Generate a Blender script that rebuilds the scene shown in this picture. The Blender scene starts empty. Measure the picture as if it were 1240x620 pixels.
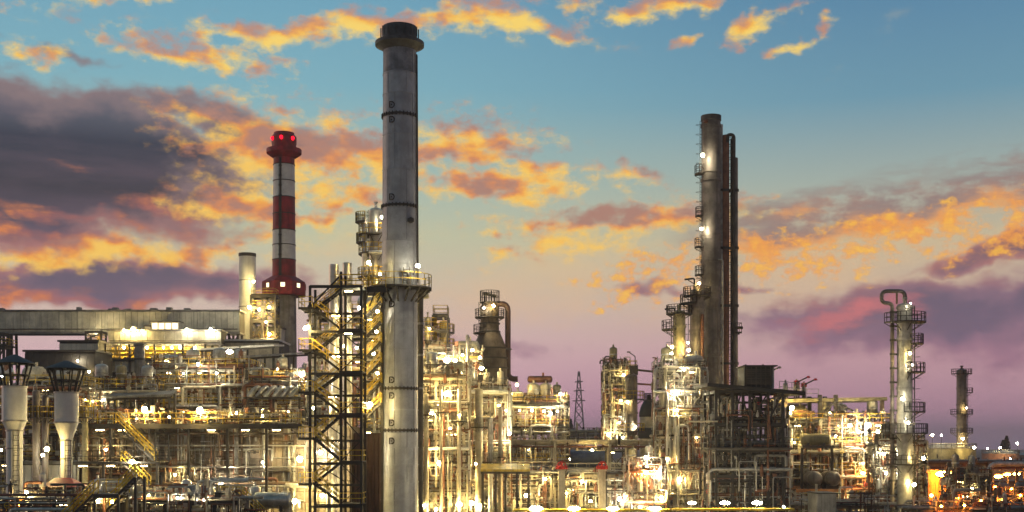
import bpy, math, random
from mathutils import Vector, Matrix, Quaternion
from math import sin, cos, pi, atan, atan2, sqrt, radians

scene = bpy.context.scene
C = scene.collection
R = random.Random(7)

# ------------------------------------------------------------------ camera
F_PX, HORIZON, CAM_H = 1500.0, 540.0, 12.0        # focal length in photo pixels, horizon row, eye height in metres
cam_d = bpy.data.cameras.new('camera')
cam_d.sensor_width = 36.0
cam_d.lens = 36.0 * F_PX / 1240.0
cam_d.shift_y = (HORIZON - 310.0) / 1240.0
cam_d.clip_start, cam_d.clip_end = 0.5, 9000.0
cam = bpy.data.objects.new('camera', cam_d)
C.objects.link(cam)
cam.location = (0, 0, CAM_H)
cam.rotation_euler = (pi / 2, 0, 0)
scene.camera = cam

# ------------------------------------------------------------------ render and view
scene.render.engine = 'CYCLES'
scene.view_settings.view_transform = 'Standard'
scene.view_settings.look = 'None'
scene.view_settings.exposure = 0.0
scene.view_settings.gamma = 1.0
scene.view_settings.use_curve_mapping = False
cy = scene.cycles
cy.use_denoising = True
cy.max_bounces = 5
cy.diffuse_bounces = 3
cy.glossy_bounces = 3
cy.transmission_bounces = 2
cy.volume_bounces = 0
cy.sample_clamp_indirect = 3.0
cy.caustics_reflective = False
cy.caustics_refractive = False
cy.filter_width = 1.5
cy.use_light_tree = True
cy.use_adaptive_sampling = True
cy.adaptive_threshold = 0.02


def lin(r, g, b):
    def f(c):
        c /= 255.0
        return c / 12.92 if c <= 0.04045 else ((c + 0.055) / 1.055) ** 2.4
    return (f(r), f(g), f(b), 1.0)


# ------------------------------------------------------------------ world: dusk sky with broken sunlit cloud
world = bpy.data.worlds.new('World')
scene.world = world
world.use_nodes = True
wt = world.node_tree
wt.nodes.clear()


class S:
    """a socket with arithmetic"""
    tree = wt

    def __init__(self, sock):
        self.s = sock

    @staticmethod
    def put(sock, v):
        if isinstance(v, S):
            S.tree.links.new(v.s, sock)
        else:
            sock.default_value = v

    @staticmethod
    def m(op, *a, clamp=False):
        n = S.tree.nodes.new('ShaderNodeMath')
        n.operation = op
        n.use_clamp = clamp
        for i, v in enumerate(a):
            S.put(n.inputs[i], v)
        return S(n.outputs[0])

    def __add__(self, o): return S.m('ADD', self, o)
    __radd__ = __add__
    def __sub__(self, o): return S.m('SUBTRACT', self, o)
    def __rsub__(self, o): return S.m('SUBTRACT', o, self)
    def __mul__(self, o): return S.m('MULTIPLY', self, o)
    __rmul__ = __mul__
    def __truediv__(self, o): return S.m('DIVIDE', self, o)


def step(x, lo, hi):
    n = S.tree.nodes.new('ShaderNodeMapRange')
    n.interpolation_type = 'SMOOTHSTEP'
    n.clamp = True
    S.put(n.inputs['Value'], x)
    n.inputs['From Min'].default_value, n.inputs['From Max'].default_value = lo, hi
    return S(n.outputs['Result'])


def vec(x, y, z=0.0):
    n = S.tree.nodes.new('ShaderNodeCombineXYZ')
    for i, v in enumerate((x, y, z)):
        S.put(n.inputs[i], v)
    return S(n.outputs[0])


def noise(v, scale, detail=5.0, rough=0.55, lac=2.0, col=False):
    n = S.tree.nodes.new('ShaderNodeTexNoise')
    n.noise_dimensions = '2D'
    S.put(n.inputs['Vector'], v)
    n.inputs['Scale'].default_value = scale
    n.inputs['Detail'].default_value = detail
    n.inputs['Roughness'].default_value = rough
    n.inputs['Lacunarity'].default_value = lac
    return S(n.outputs['Color' if col else 'Fac'])


def ramp(f, stops, interp='LINEAR'):
    n = S.tree.nodes.new('ShaderNodeValToRGB')
    e = n.color_ramp.elements
    n.color_ramp.interpolation = interp
    while len(e) < len(stops):
        e.new(0.5)
    for k, (p, c) in zip(e, stops):
        k.position = p
        k.color = c
    S.put(n.inputs['Fac'], f)
    return S(n.outputs['Color'])


def mix(f, a, b):
    n = S.tree.nodes.new('ShaderNodeMix')
    n.data_type = 'RGBA'
    n.clamp_factor = True
    S.put(n.inputs[0], f)
    S.put(n.inputs[6], a)
    S.put(n.inputs[7], b)
    return S(n.outputs[2])


def blob(v, cx, cy_, rx, ry, rot=0.0):
    """soft bump, given in photo pixels: centre, half sizes, tilt in degrees"""
    n = S.tree.nodes.new('ShaderNodeMapping')
    n.vector_type = 'TEXTURE'
    S.put(n.inputs['Vector'], v)
    n.inputs['Location'].default_value = ((cx - 620) / 100, (540 - cy_) / 100, 0)
    n.inputs['Rotation'].default_value = (0, 0, radians(rot))
    n.inputs['Scale'].default_value = (rx / 92, ry / 80, 1)
    d = S.tree.nodes.new('ShaderNodeVectorMath')
    d.operation = 'DOT_PRODUCT'
    S.tree.links.new(n.outputs[0], d.inputs[0])
    S.tree.links.new(n.outputs[0], d.inputs[1])
    return S.m('EXPONENT', S(d.outputs['Value']) * -1.0)


HS = []


def puff(v, *a, w=1.0):
    b = blob(v, *a)
    n = [l.from_node for l in b.s.node.inputs[0].links][0]              # multiply node
    n = n.inputs[0].links[0].from_node                                  # dot product
    mp = n.inputs[0].links[0].from_node
    sep = S.tree.nodes.new('ShaderNodeSeparateXYZ')
    S.tree.links.new(mp.outputs[0], sep.inputs[0])
    HS.append((b, b * S(sep.outputs[1])))
    return b * w if w != 1.0 else b


def top(*a):
    r = a[0]
    for b in a[1:]:
        r = S.m('MAXIMUM', r, b)
    return r


tc = wt.nodes.new('ShaderNodeTexCoord')
sp = wt.nodes.new('ShaderNodeSeparateXYZ')
wt.links.new(tc.outputs['Generated'], sp.inputs[0])
dx, dy, dz = S(sp.outputs[0]), S(sp.outputs[1]), S(sp.outputs[2])
u = S.m('ARCTAN2', dx, dy) * 15.0                                   # azimuth and slope, in steps of about 100 photo pixels
v = dz / S.m('MAXIMUM', S.m('SQRT', dx * dx + dy * dy), 0.02) * 15.0
v = S.m('MINIMUM', v, 16.0)
p0 = vec(u, v, 0.0)
wn = S.tree.nodes.new('ShaderNodeSeparateXYZ')
S.put(wn.inputs[0], noise(p0, 1.1, 3.0, 0.6, col=True))
us = u + (S(wn.outputs[0]) - 0.5) * 1.1
vs = v + (S(wn.outputs[1]) - 0.5) * 0.55
pw = vec(us, vs, 0.0)

# clear air: blue above, pale green gold, then rose and mauve at the horizon
vf = v / 6.0
left_air = ramp(vf, [(0.0, lin(220, 166, 188)), (0.07, lin(218, 164, 186)), (0.2, lin(222, 188, 188)), (0.31, lin(212, 194, 172)),
                     (0.42, lin(196, 198, 168)), (0.55, lin(166, 190, 180)), (0.72, lin(130, 178, 192)), (0.95, lin(110, 162, 188))])
right_air = ramp(vf, [(0.0, lin(164, 136, 164)), (0.07, lin(192, 146, 166)), (0.17, lin(204, 160, 168)), (0.28, lin(206, 180, 162)),
                      (0.4, lin(198, 184, 156)), (0.52, lin(164, 176, 168)), (0.68, lin(112, 154, 174)), (0.95, lin(84, 130, 166))])
air = mix(step(u, -3.0, 5.0), left_air, right_air)

fine = vec(u * 1.0, v * 1.75, 3.1)
n_a = noise(fine, 1.5, 7.0, 0.62)
n_c = noise(fine, 1.5, 3.0, 0.5)
n_b = noise(vec(u - 0.06, v * 1.75 - 0.42, 3.1), 1.5, 3.0, 0.5)            # the same cloud looked at a little lower: which side faces the sunset
n_big = noise(vec(u * 0.6 + 9.0, v * 1.5, 0.0), 0.9, 4.0, 0.6)
n_str = noise(vec(u * 0.45 + 5.0, v * 2.4, 0.0), 1.1, 5.0, 0.6)
lit = step((n_b - n_c) + (n_a - n_c) * 0.5, -0.25, 0.16)

# thin veils over the clear air
veil_m = top(blob(pw, 690, 330, 120, 55, 12), blob(pw, 600, 360, 160, 40, 10), blob(pw, 1010, 330, 230, 45, 8) , blob(pw, 1060, 60, 40, 22, 40) * 0.5,
             blob(pw, 420, 300, 120, 40, 5) * 0.8)
veil = step(n_a * 0.6 + veil_m * 0.42, 0.42, 0.78)
sky = mix(veil * 0.4, air, mix(step(v, 1.6, 3.0), lin(232, 190, 150), lin(240, 206, 136)))

# mauve banks low over the horizon and the dark bank on the left
dark_m = top(blob(pw, 30, 222, 235, 66, -3) * 1.45, blob(pw, 140, 200, 150, 54, -8) * 1.2, blob(pw, -280, 235, 420, 75, 0), blob(pw, 150, 352, 260, 24, 0),
             blob(pw, 40, 285, 150, 30, -4), blob(pw, 300, 160, 140, 26, -12) * 0.7,
             blob(pw, 1140, 388, 230, 36, 4), blob(pw, 1400, 395, 330, 60, 0), blob(pw, 1190, 310, 120, 13, 18) * 0.8,
             blob(pw, 795, 346, 40, 10, 0) * 0.55, blob(pw, 900, 348, 34, 9, -8) * 0.5, blob(pw, 110, 100, 60, 10, -4) * 0.55,
             blob(pw, 560, 425, 170, 16, -3) * 0.4, blob(pw, 20, 80, 50, 10, 0) * 0.4)
far_dark = step(n_big, 0.56, 0.75) * step(S.m('ABSOLUTE', u), 8.0, 13.0) * 0.8
dark_d = step((n_big - 0.5) * 0.55 + (n_a - 0.5) * 0.5 + top(dark_m, far_dark), 0.24, 0.6)
core = step(dark_m + (n_a - 0.5) * 0.7, 0.45, 1.0)
rose = ramp(step(v + (n_str - 0.5) * 1.2, 0.6, 3.4), [(0.0, lin(172, 126, 146)), (0.3, lin(144, 112, 130)), (0.6, lin(176, 118, 116)), (1.0, lin(140, 118, 120))])
plum = ramp(step(v, 0.8, 4.6), [(0.0, lin(118, 100, 124)), (0.25, lin(98, 88, 108)), (0.4, lin(94, 80, 100)), (0.6, lin(60, 53, 68)), (0.8, lin(57, 55, 72)), (1.0, lin(112, 112, 124))])
dark_c = mix(core, rose, mix((n_str - 0.42) * 0.8, plum, lin(124, 98, 112)))
# embers where the dark bank's underside meets the low sun
ember_m = top(blob(pw, 225, 262, 90, 16, -14), blob(pw, 60, 302, 160, 14, -6), blob(pw, 120, 282, 130, 12, -6), blob(pw, 1010, 392, 90, 16, 10),
              blob(pw, 100, 375, 170, 12, 0), blob(pw, 20, 345, 60, 22, 0) * 0.8)
ember = step(n_str * 0.75 + (n_a - 0.5) * 0.5 + ember_m * 0.42, 0.55, 0.98)
dark_c = mix(ember, dark_c, mix(step(u, 1.0, 4.0), mix(step(n_a, 0.45, 0.7), lin(176, 102, 96), lin(224, 132, 76)), lin(206, 118, 122)))
sky = mix(dark_d * 0.95, sky, dark_c)

# sunlit broken cloud
gold_m = top(puff(pw, 420, 40, 230, 15, 7), puff(pw, 620, 22, 90, 15, -12), puff(pw, 800, 12, 70, 13, 6), puff(pw, 165, 15, 60, 13, 12, w=0.95),
             puff(pw, 240, 82, 95, 14, -8, w=0.85), puff(pw, 310, 92, 50, 12, 0, w=0.7), puff(pw, 40, 8, 60, 10, 0, w=0.8), puff(pw, 60, 100, 40, 8, 0, w=0.65),
             puff(pw, 910, 38, 42, 9, 24, w=0.85), puff(pw, 950, 66, 26, 7, 10, w=0.75), puff(pw, 985, 42, 14, 8, 0, w=0.7), puff(pw, 832, 57, 16, 6, 18, w=0.7),
             puff(pw, 560, 168, 100, 26, -6), puff(pw, 610, 222, 100, 17, 4), puff(pw, 430, 190, 120, 32, -8), puff(pw, 345, 190, 105, 46, -14),
             puff(pw, 375, 235, 100, 16, -6, w=0.9), puff(pw, 390, 268, 50, 10, 0, w=0.85), puff(pw, 150, 318, 180, 14, 4), puff(pw, 300, 262, 75, 16, -10),
             puff(pw, 760, 266, 140, 17, 2),
             puff(pw, 700, 292, 80, 18, 8, w=0.8), puff(pw, 640, 200, 60, 12, 0, w=0.7), puff(pw, 750, 215, 60, 12, -8, w=0.6), puff(pw, 1600, 250, 250, 40, 6), puff(pw, -300, 60, 300, 20, 4))
hs, ws = HS[0][1], HS[0][0]
for b_, h_ in HS[1:]:
    ws, hs = ws + b_, hs + h_
height = hs / (ws + 0.02)
far_gold = step(noise(vec(u * 0.5 + 20.0, v * 1.1, 0.0), 0.7, 2.0), 0.55, 0.7) * step(S.m('ABSOLUTE', u), 8.0, 13.0)
n_g = noise(vec(u * 1.0 + 2.0, v * 1.6, 0.0), 3.1, 6.0, 0.6)
gold_d = step((n_g - 0.5) * 1.3 + top(gold_m, far_gold * 0.8) * 0.72 + (n_a - 0.5) * 0.5, 0.1, 0.72) * step(gold_m + far_gold, 0.03, 0.2)
lit = step((n_b - n_c) * 1.1 + (n_a - n_c) * 0.6 - height * 0.2 + (1.0 - gold_d) * 0.08, -0.26, 0.24)
warm = ramp(lit, [(0.0, lin(192, 142, 122)), (0.3, lin(234, 162, 92)), (0.6, lin(252, 192, 82)), (1.0, lin(255, 216, 108))])
hot = ramp(lit, [(0.0, lin(176, 130, 116)), (0.28, lin(224, 142, 90)), (0.6, lin(248, 172, 78)), (1.0, lin(255, 204, 96))])
gold_c = mix(step(v, 3.2, 4.5), hot, warm)
sky = mix(gold_d * 0.95, sky, gold_c)

# a soft sheet of cloud on the right, grey on top and glowing below, with loose golden puffs under it
sh_y = v - (u - 4.6) * 0.13 + (n_str - 0.5) * 0.9 + (n_a - 0.5) * 0.5          # height above the sheet's middle line
sh_x = step(us, 1.4, 3.0)
sheet = step(sh_y, 2.3, 2.72) * (1.0 - step(sh_y, 2.86, 3.2)) * sh_x * step(n_a + n_str * 0.5, 0.5, 0.78)
sheet_c = ramp(step(sh_y + (n_b - n_c) * 0.6, 2.3, 3.1), [(0.0, lin(246, 178, 92)), (0.38, lin(226, 156, 100)), (0.68, lin(168, 132, 120)), (1.0, lin(146, 126, 124))])
sky = mix(sheet * 0.9, sky, sheet_c)
n_p = noise(vec(u * 1.0, v * 1.5, 0.0), 4.2, 5.0, 0.6)
pf_y = v - (u - 4.6) * 0.11
pf_m = step(pf_y, 1.75, 2.3) * (1.0 - step(pf_y, 2.55, 2.95)) * step(us, 0.2, 1.6)
pf = step((n_p - 0.5) * 1.3 + (n_a - 0.5) * 0.9 + pf_m * 0.36, 0.2, 0.56) * step(pf_m, 0.02, 0.2)
sky = mix(pf * 0.85, sky, mix(step(n_p, 0.45, 0.75), lin(244, 158, 80), lin(255, 192, 74)))
# the eastern half of the sky, behind the viewer, and the zenith are already darker than the sunset side
dim = step(dy, -0.45, 0.8) * 0.4 + 0.6
dim = dim * (1.0 - step(dz, 0.42, 0.95) * 0.45)
sc = wt.nodes.new('ShaderNodeVectorMath')
sc.operation = 'SCALE'
S.put(sc.inputs[0], sky)
S.put(sc.inputs['Scale'], dim)
sky = S(sc.outputs[0])
# below the horizon
sky = mix(step(v, -0.4, 0.02), lin(60, 52, 56), sky)
bg = wt.nodes.new('ShaderNodeBackground')
S.put(bg.inputs['Color'], sky)
bg.inputs['Strength'].default_value = 1.0
wo = wt.nodes.new('ShaderNodeOutputWorld')
wt.links.new(bg.outputs[0], wo.inputs[0])
world.cycles.sampling_method = 'MANUAL'
world.cycles.sample_map_resolution = 256

# ------------------------------------------------------------------ the last of the sun, low behind the plant on the left
sun_d = bpy.data.lights.new('sun', 'SUN')
sun_d.energy = 0.5
sun_d.angle = radians(12)
sun_d.color = (1.0, 0.62, 0.42)
sun = bpy.data.objects.new('sun', sun_d)
C.objects.link(sun)
SUN_AZ, SUN_EL = radians(-70), radians(4)
sd = Vector((sin(SUN_AZ) * cos(SUN_EL), cos(SUN_AZ) * cos(SUN_EL), sin(SUN_EL)))
sun.rotation_euler = sd.to_track_quat('Z', 'Y').to_euler()
sun.location = (0, 0, 120)

# ------------------------------------------------------------------ pixels to places
class At:
    """places on the upright plane at distance D, addressed by photo pixel"""
    def __init__(self, D):
        self.D, self.s = D, D / F_PX
    def x(self, px): return (px - 620.0) * self.s
    def z(self, py): return CAM_H + (HORIZON - py) * self.s
    def p(self, px, py, dy=0.0): return Vector((self.x(px), self.D + dy, self.z(py)))


# ------------------------------------------------------------------ materials
MATS = {}


def material(name, col, rough=0.55, metal=0.0, var=0.25, scale=0.6, streak=0.0, bump=0.0, rust=0.0, rand=0.0, spec=0.5):
    m = bpy.data.materials.new(name)
    m.use_nodes = True
    t = m.node_tree
    b = t.nodes['Principled BSDF']
    S.tree = t
    g = t.nodes.new('ShaderNodeNewGeometry')
    pos = S(g.outputs['Position'])
    base = tuple(col) + (1.0,)
    n = t.nodes.new('ShaderNodeTexNoise')
    t.links.new(pos.s, n.inputs['Vector'])
    n.inputs['Scale'].default_value = scale
    n.inputs['Detail'].default_value = 5.0
    n.inputs['Roughness'].default_value = 0.65
    f = S(n.outputs['Fac'])
    dark = tuple(c * (1 - var * 1.5) for c in col) + (1.0,)
    light = tuple(min(0.9, c * (1 + var)) for c in col) + (1.0,)
    c = mix(step(f, 0.32, 0.68), dark, light)
    if streak:
        mp = t.nodes.new('ShaderNodeMapping')
        mp.inputs['Scale'].default_value = (2.2, 2.2, 0.12)
        t.links.new(pos.s, mp.inputs['Vector'])
        n2 = t.nodes.new('ShaderNodeTexNoise')
        t.links.new(mp.outputs[0], n2.inputs['Vector'])
        n2.inputs['Scale'].default_value = 1.0
        n2.inputs['Detail'].default_value = 4.0
        c = mix(step(S(n2.outputs['Fac']), 0.5, 0.72) * streak, c, tuple(x * 0.35 for x in col) + (1.0,))
    if rust:
        n3 = t.nodes.new('ShaderNodeTexNoise')
        t.links.new(pos.s, n3.inputs['Vector'])
        n3.inputs['Scale'].default_value = 1.7
        n3.inputs['Detail'].default_value = 6.0
        n3.inputs['Roughness'].default_value = 0.7
        rf = step(S(n3.outputs['Fac']), 0.56, 0.7) * rust
        c = mix(rf, c, (0.11, 0.045, 0.02, 1.0))
    if rand:
        oi = t.nodes.new('ShaderNodeObjectInfo')
        k = S(oi.outputs['Random']) * rand + (1.0 - rand * 0.5)
        hs = t.nodes.new('ShaderNodeHueSaturation')
        S.put(hs.inputs['Color'], c)
        S.put(hs.inputs['Value'], k)
        c = S(hs.outputs[0])
    S.put(b.inputs['Base Color'], c)
    S.put(b.inputs['Roughness'], f * 0.25 + (rough - 0.125))
    b.inputs['Metallic'].default_value = metal
    b.inputs['Specular IOR Level'].default_value = spec
    if bump:
        bp = t.nodes.new('ShaderNodeBump')
        bp.inputs['Strength'].default_value = bump
        bp.inputs['Distance'].default_value = 0.05
        S.put(bp.inputs['Height'], f)
        t.links.new(bp.outputs[0], b.inputs['Normal'])
    MATS[name] = m
    return m


def glow(name, col, strength):
    m = bpy.data.materials.new(name)
    m.use_nodes = True
    t = m.node_tree
    t.nodes.clear()
    e = t.nodes.new('ShaderNodeEmission')
    e.inputs['Color'].default_value = tuple(col) + (1.0,)
    e.inputs['Strength'].default_value = strength
    o = t.nodes.new('ShaderNodeOutputMaterial')
    t.links.new(e.outputs[0], o.inputs[0])
    MATS[name] = m
    return m


material('dark_steel', (0.055, 0.048, 0.043), 0.6, 0.0, 0.3, 0.8, rust=0.4, rand=0.5)
material('black_steel', (0.022, 0.02, 0.022), 0.6, 0.0, 0.3, 0.8, rand=0.4)
material('brown_steel', (0.13, 0.09, 0.06), 0.6, 0.0, 0.3, 0.8, rust=0.5, rand=0.5)
material('galvanised', (0.42, 0.41, 0.39), 0.42, 0.55, 0.25, 1.2, streak=0.35, rand=0.4)
material('cladding', (0.56, 0.54, 0.5), 0.36, 0.75, 0.18, 0.9, streak=0.4, rand=0.3, bump=0.15)
material('stack_soot', (0.25, 0.25, 0.28), 0.55, 0.3, 0.3, 0.6, streak=0.7, bump=0.12)
material('stack_steel', (0.37, 0.38, 0.42), 0.5, 0.35, 0.16, 0.5, streak=0.3, rand=0.2, rust=0.07, bump=0.12)
material('soot_steel', (0.075, 0.077, 0.085), 0.6, 0.1, 0.3, 0.8)
material('cream_paint', (0.52, 0.46, 0.34), 0.5, 0.0, 0.2, 0.8, streak=0.4, rust=0.2, rand=0.35)
material('white_paint', (0.78, 0.76, 0.72), 0.5, 0.0, 0.08, 0.7, streak=0.22, rand=0.1)
material('grey_paint', (0.26, 0.25, 0.24), 0.5, 0.0, 0.25, 0.8, streak=0.4, rand=0.35)
material('red_paint', (0.36, 0.02, 0.03), 0.6, 0.0, 0.3, 0.5, streak=0.5, rust=0.2)
material('signal_red', (0.5, 0.03, 0.03), 0.45, 0.0, 0.15, 1.0, rand=0.3)
material('yellow_paint', (0.62, 0.42, 0.04), 0.5, 0.0, 0.25, 1.5, rand=0.3)
material('olive_vessel', (0.30, 0.26, 0.15), 0.5, 0.1, 0.28, 0.5, streak=0.5, rust=0.25, rand=0.25)
material('rust_pipe', (0.2, 0.085, 0.05), 0.55, 0.1, 0.3, 0.8, streak=0.3, rand=0.4)
material('brown_column', (0.175, 0.15, 0.135), 0.5, 0.25, 0.32, 0.5, streak=0.65, rust=0.35, rand=0.3)
material('concrete', (0.30, 0.28, 0.26), 0.85, 0.0, 0.25, 0.5, streak=0.5, bump=0.25)
material('gallery_panel', (0.6, 0.57, 0.48), 0.6, 0.15, 0.2, 0.4, streak=0.5, rand=0.15)
material('heater_panel', (0.33, 0.275, 0.22), 0.6, 0.1, 0.3, 0.7, streak=0.6, rust=0.4, rand=0.4)
material('dark_wall', (0.05, 0.043, 0.042), 0.7, 0.0, 0.25, 0.5, streak=0.3, rand=0.15)
material('dark_duct', (0.085, 0.045, 0.042), 0.6, 0.0, 0.3, 0.6, streak=0.5, rust=0.3, rand=0.3)
material('reactor_lining', (0.13, 0.1, 0.075), 0.6, 0.1, 0.3, 0.7, streak=0.5, rust=0.3, rand=0.2)
material('blue_cap', (0.05, 0.055, 0.065), 0.75, 0.0, 0.2, 0.8, streak=0.2)
material('blue_pipe', (0.14, 0.18, 0.30), 0.45, 0.3, 0.2, 0.5, streak=0.3)
material('orange_panel', (0.42, 0.17, 0.05), 0.6, 0.0, 0.25, 0.7, streak=0.3, rand=0.2)
material('ground_gravel', (0.075, 0.068, 0.06), 0.9, 0.0, 0.35, 0.25, bump=0.3)
material('conifer', (0.03, 0.035, 0.02), 0.8, 0.0, 0.4, 1.0)
material('bark', (0.05, 0.035, 0.025), 0.9, 0.0, 0.3, 2.0)
glow('warm_lamp', (1.0, 0.735, 0.26), 500)
glow('white_lamp', (1.0, 0.88, 0.58), 560)
glow('orange_lamp', (1.0, 0.3, 0.03), 330)
glow('strip_fill_lamp', (1.0, 0.74, 0.3), 62)  # emitter of the fill strips added under the decks
glow('lit_window', (1.0, 0.72, 0.3), 4.0)
glow('bright_window', (1.0, 0.84, 0.5), 2.2)
glow('red_beacon', (1.0, 0.004, 0.02), 3.5)


# ------------------------------------------------------------------ objects
def link(o, parent=None):
    C.objects.link(o)
    if parent is not None:
        o.parent = parent
    return o


def root_of(o):
    while o is not None and o.parent is not None:
        o = o.parent
    return o


def tag(o, label=None, cat=None, group=None, kind=None):
    if label: o['label'] = label
    if cat: o['category'] = cat
    if group: o['group'] = group
    if kind: o['kind'] = kind
    return o


def thing(name, label, cat, loc=(0, 0, 0), group=None):
    o = bpy.data.objects.new(name, None)
    o.empty_display_size = 0.5
    o.location = loc
    C.objects.link(o)
    o['kind'] = 'thing'
    return tag(o, label, cat, group)


class MB:
    def __init__(self):
        self.v, self.f = [], []

    def add(self, vs, fs):
        k = len(self.v)
        self.v += [tuple(p) for p in vs]
        self.f += [tuple(i + k for i in q) for q in fs]
        return self

    def box(self, x0, x1, y0, y1, z0, z1):
        return self.add([(x0, y0, z0), (x1, y0, z0), (x1, y1, z0), (x0, y1, z0), (x0, y0, z1), (x1, y0, z1), (x1, y1, z1), (x0, y1, z1)],
                        [(0, 3, 2, 1), (4, 5, 6, 7), (0, 1, 5, 4), (1, 2, 6, 5), (2, 3, 7, 6), (3, 0, 4, 7)])

    def bar(self, a, b, w, h=None):
        h = h or w
        a, b = Vector(a), Vector(b)
        d = (b - a)
        if d.length < 1e-6:
            return self
        d.normalize()
        up = Vector((0, 0, 1)) if abs(d.z) < 0.95 else Vector((0, 1, 0))
        sx = d.cross(up).normalized() * (w / 2)
        sz = sx.cross(d).normalized() * (h / 2)
        vs = [p + i * sx + j * sz for p in (a, b) for i, j in ((-1, -1), (1, -1), (1, 1), (-1, 1))]
        return self.add(vs, [(0, 1, 2, 3), (7, 6, 5, 4), (0, 4, 5, 1), (1, 5, 6, 2), (2, 6, 7, 3), (3, 7, 4, 0)])

    def tube(self, pts, r, n=8, caps=True, closed=False):
        pts = [Vector(p) for p in pts]
        rs = r if isinstance(r, (list, tuple)) else [r] * len(pts)
        m = len(pts)
        t0 = (pts[1] - pts[0]).normalized()
        ref = Vector((0, 0, 1)) if abs(t0.z) < 0.9 else Vector((0, 1, 0))
        nx = t0.cross(ref).normalized()
        vs = []
        for i, p in enumerate(pts):
            if closed:
                t = (pts[(i + 1) % m] - pts[i - 1]).normalized()
            elif i == 0:
                t = t0
            elif i == m - 1:
                t = (pts[i] - pts[i - 1]).normalized()
            else:
                t = ((pts[i + 1] - p).normalized() + (p - pts[i - 1]).normalized())
                t = t.normalized() if t.length > 1e-6 else (p - pts[i - 1]).normalized()
            nx = (nx - t * nx.dot(t))
            nx = nx.normalized() if nx.length > 1e-6 else t.orthogonal().normalized()
            ny = t.cross(nx)
            vs += [p + (nx * cos(2 * pi * k / n) + ny * sin(2 * pi * k / n)) * rs[i] for k in range(n)]
        fs = []
        for i in range(m if closed else m - 1):
            j = (i + 1) % m
            fs += [(i * n + k, i * n + (k + 1) % n, j * n + (k + 1) % n, j * n + k) for k in range(n)]
        if caps and not closed:
            fs += [tuple(reversed(range(n))), tuple((m - 1) * n + k for k in range(n))]
        return self.add(vs, fs)

    def lathe(self, cx, cy_, prof, n=24):
        """(radius, z) from the bottom up"""
        vs, fs, rows = [], [], []
        for r, z in prof:
            if r < 1e-5:
                rows.append((len(vs), 1))
                vs.append((cx, cy_, z))
            else:
                rows.append((len(vs), n))
                vs += [(cx + r * cos(2 * pi * k / n), cy_ + r * sin(2 * pi * k / n), z) for k in range(n)]
        for (a, na), (b, nb) in zip(rows, rows[1:]):
            for k in range(n):
                k2 = (k + 1) % n
                if na == 1 and nb == 1:
                    continue
                if na == 1:
                    fs.append((a, b + k2, b + k))
                elif nb == 1:
                    fs.append((a + k, a + k2, b))
                else:
                    fs.append((a + k, a + k2, b + k2, b + k))
        return self.add(vs, fs)

    def mesh(self, mat, off=(0, 0, 0), smooth=True):
        me = bpy.data.meshes.new('mesh')
        ox, oy, oz = off
        me.from_pydata([(a - ox, b - oy, c - oz) for a, b, c in self.v], [], self.f)
        me.materials.append(MATS[mat])
        if smooth:
            me.polygons.foreach_set('use_smooth', [True] * len(me.polygons))
            me.set_sharp_from_angle(angle=radians(38))
        me.update()
        return me

    def build(self, name, mat, parent=None, smooth=True, origin=None):
        if not self.v:
            return None
        rt = root_of(parent)
        off = rt.location if rt is not None else (origin or (0, 0, 0))
        o = bpy.data.objects.new(name, self.mesh(mat, off, smooth))
        link(o, parent)
        if rt is None:
            o.location = off
        return o


_unit = {}


def unit(kind, mat):
    k = (kind, mat)
    if k not in _unit:
        b = MB()
        if kind == 'box':
            b.box(-.5, .5, -.5, .5, -.5, .5)
            _unit[k] = b.mesh(mat, smooth=False)
        elif kind == 'panel':                         # a pan with bevelled lip, lying in x-z, facing -y
            b.box(-.5, .5, -.35, .5, -.5, .5)
            b.add([(-.46, -.5, -.46), (.46, -.5, -.46), (.46, -.5, .46), (-.46, -.5, .46), (-.5, -.35, -.5), (.5, -.35, -.5), (.5, -.35, .5), (-.5, -.35, .5)],
                  [(0, 1, 2, 3), (0, 4, 5, 1), (1, 5, 6, 2), (2, 6, 7, 3), (3, 7, 4, 0)])
            _unit[k] = b.mesh(mat, smooth=False)
        elif kind == 'rod':
            b.tube([(0, 0, -.5), (0, 0, .5)], 1.0, 12)
            _unit[k] = b.mesh(mat)
        elif kind == 'lens':
            b.lathe(0, 0, [(0, -1)] + [(cos(a), sin(a)) for a in (-1.05, -.5, 0, .5, 1.05)] + [(0, 1)], 9)
            _unit[k] = b.mesh(mat)
    return _unit[k]


def place(name, kind, mat, parent, loc, scale, q=None):
    o = bpy.data.objects.new(name, unit(kind, mat))
    link(o, parent)
    rt = root_of(parent) if parent is not None else None
    o.location = Vector(loc) - (rt.location if rt is not None else Vector((0, 0, 0)))
    o.scale = scale
    if q is not None:
        o.rotation_mode = 'QUATERNION'
        o.rotation_quaternion = q
    return o


def axis_q(a, b):
    d = (b - a).normalized()
    up = Vector((0, 0, 1)) if abs(d.z) < 0.95 else Vector((0, 1, 0))
    sx = d.cross(up).normalized()
    sy = d.cross(sx)
    return Matrix((sx, sy, d)).transposed().to_quaternion()


def bar(name, a, b, w, h, mat, parent):
    a, b = Vector(a), Vector(b)
    return place(name, 'box', mat, parent, (a + b) / 2, (w, h, (b - a).length), axis_q(a, b))


def rod(name, a, b, r, mat, parent):
    a, b = Vector(a), Vector(b)
    return place(name, 'rod', mat, parent, (a + b) / 2, (r, r, (b - a).length), axis_q(a, b))


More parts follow.
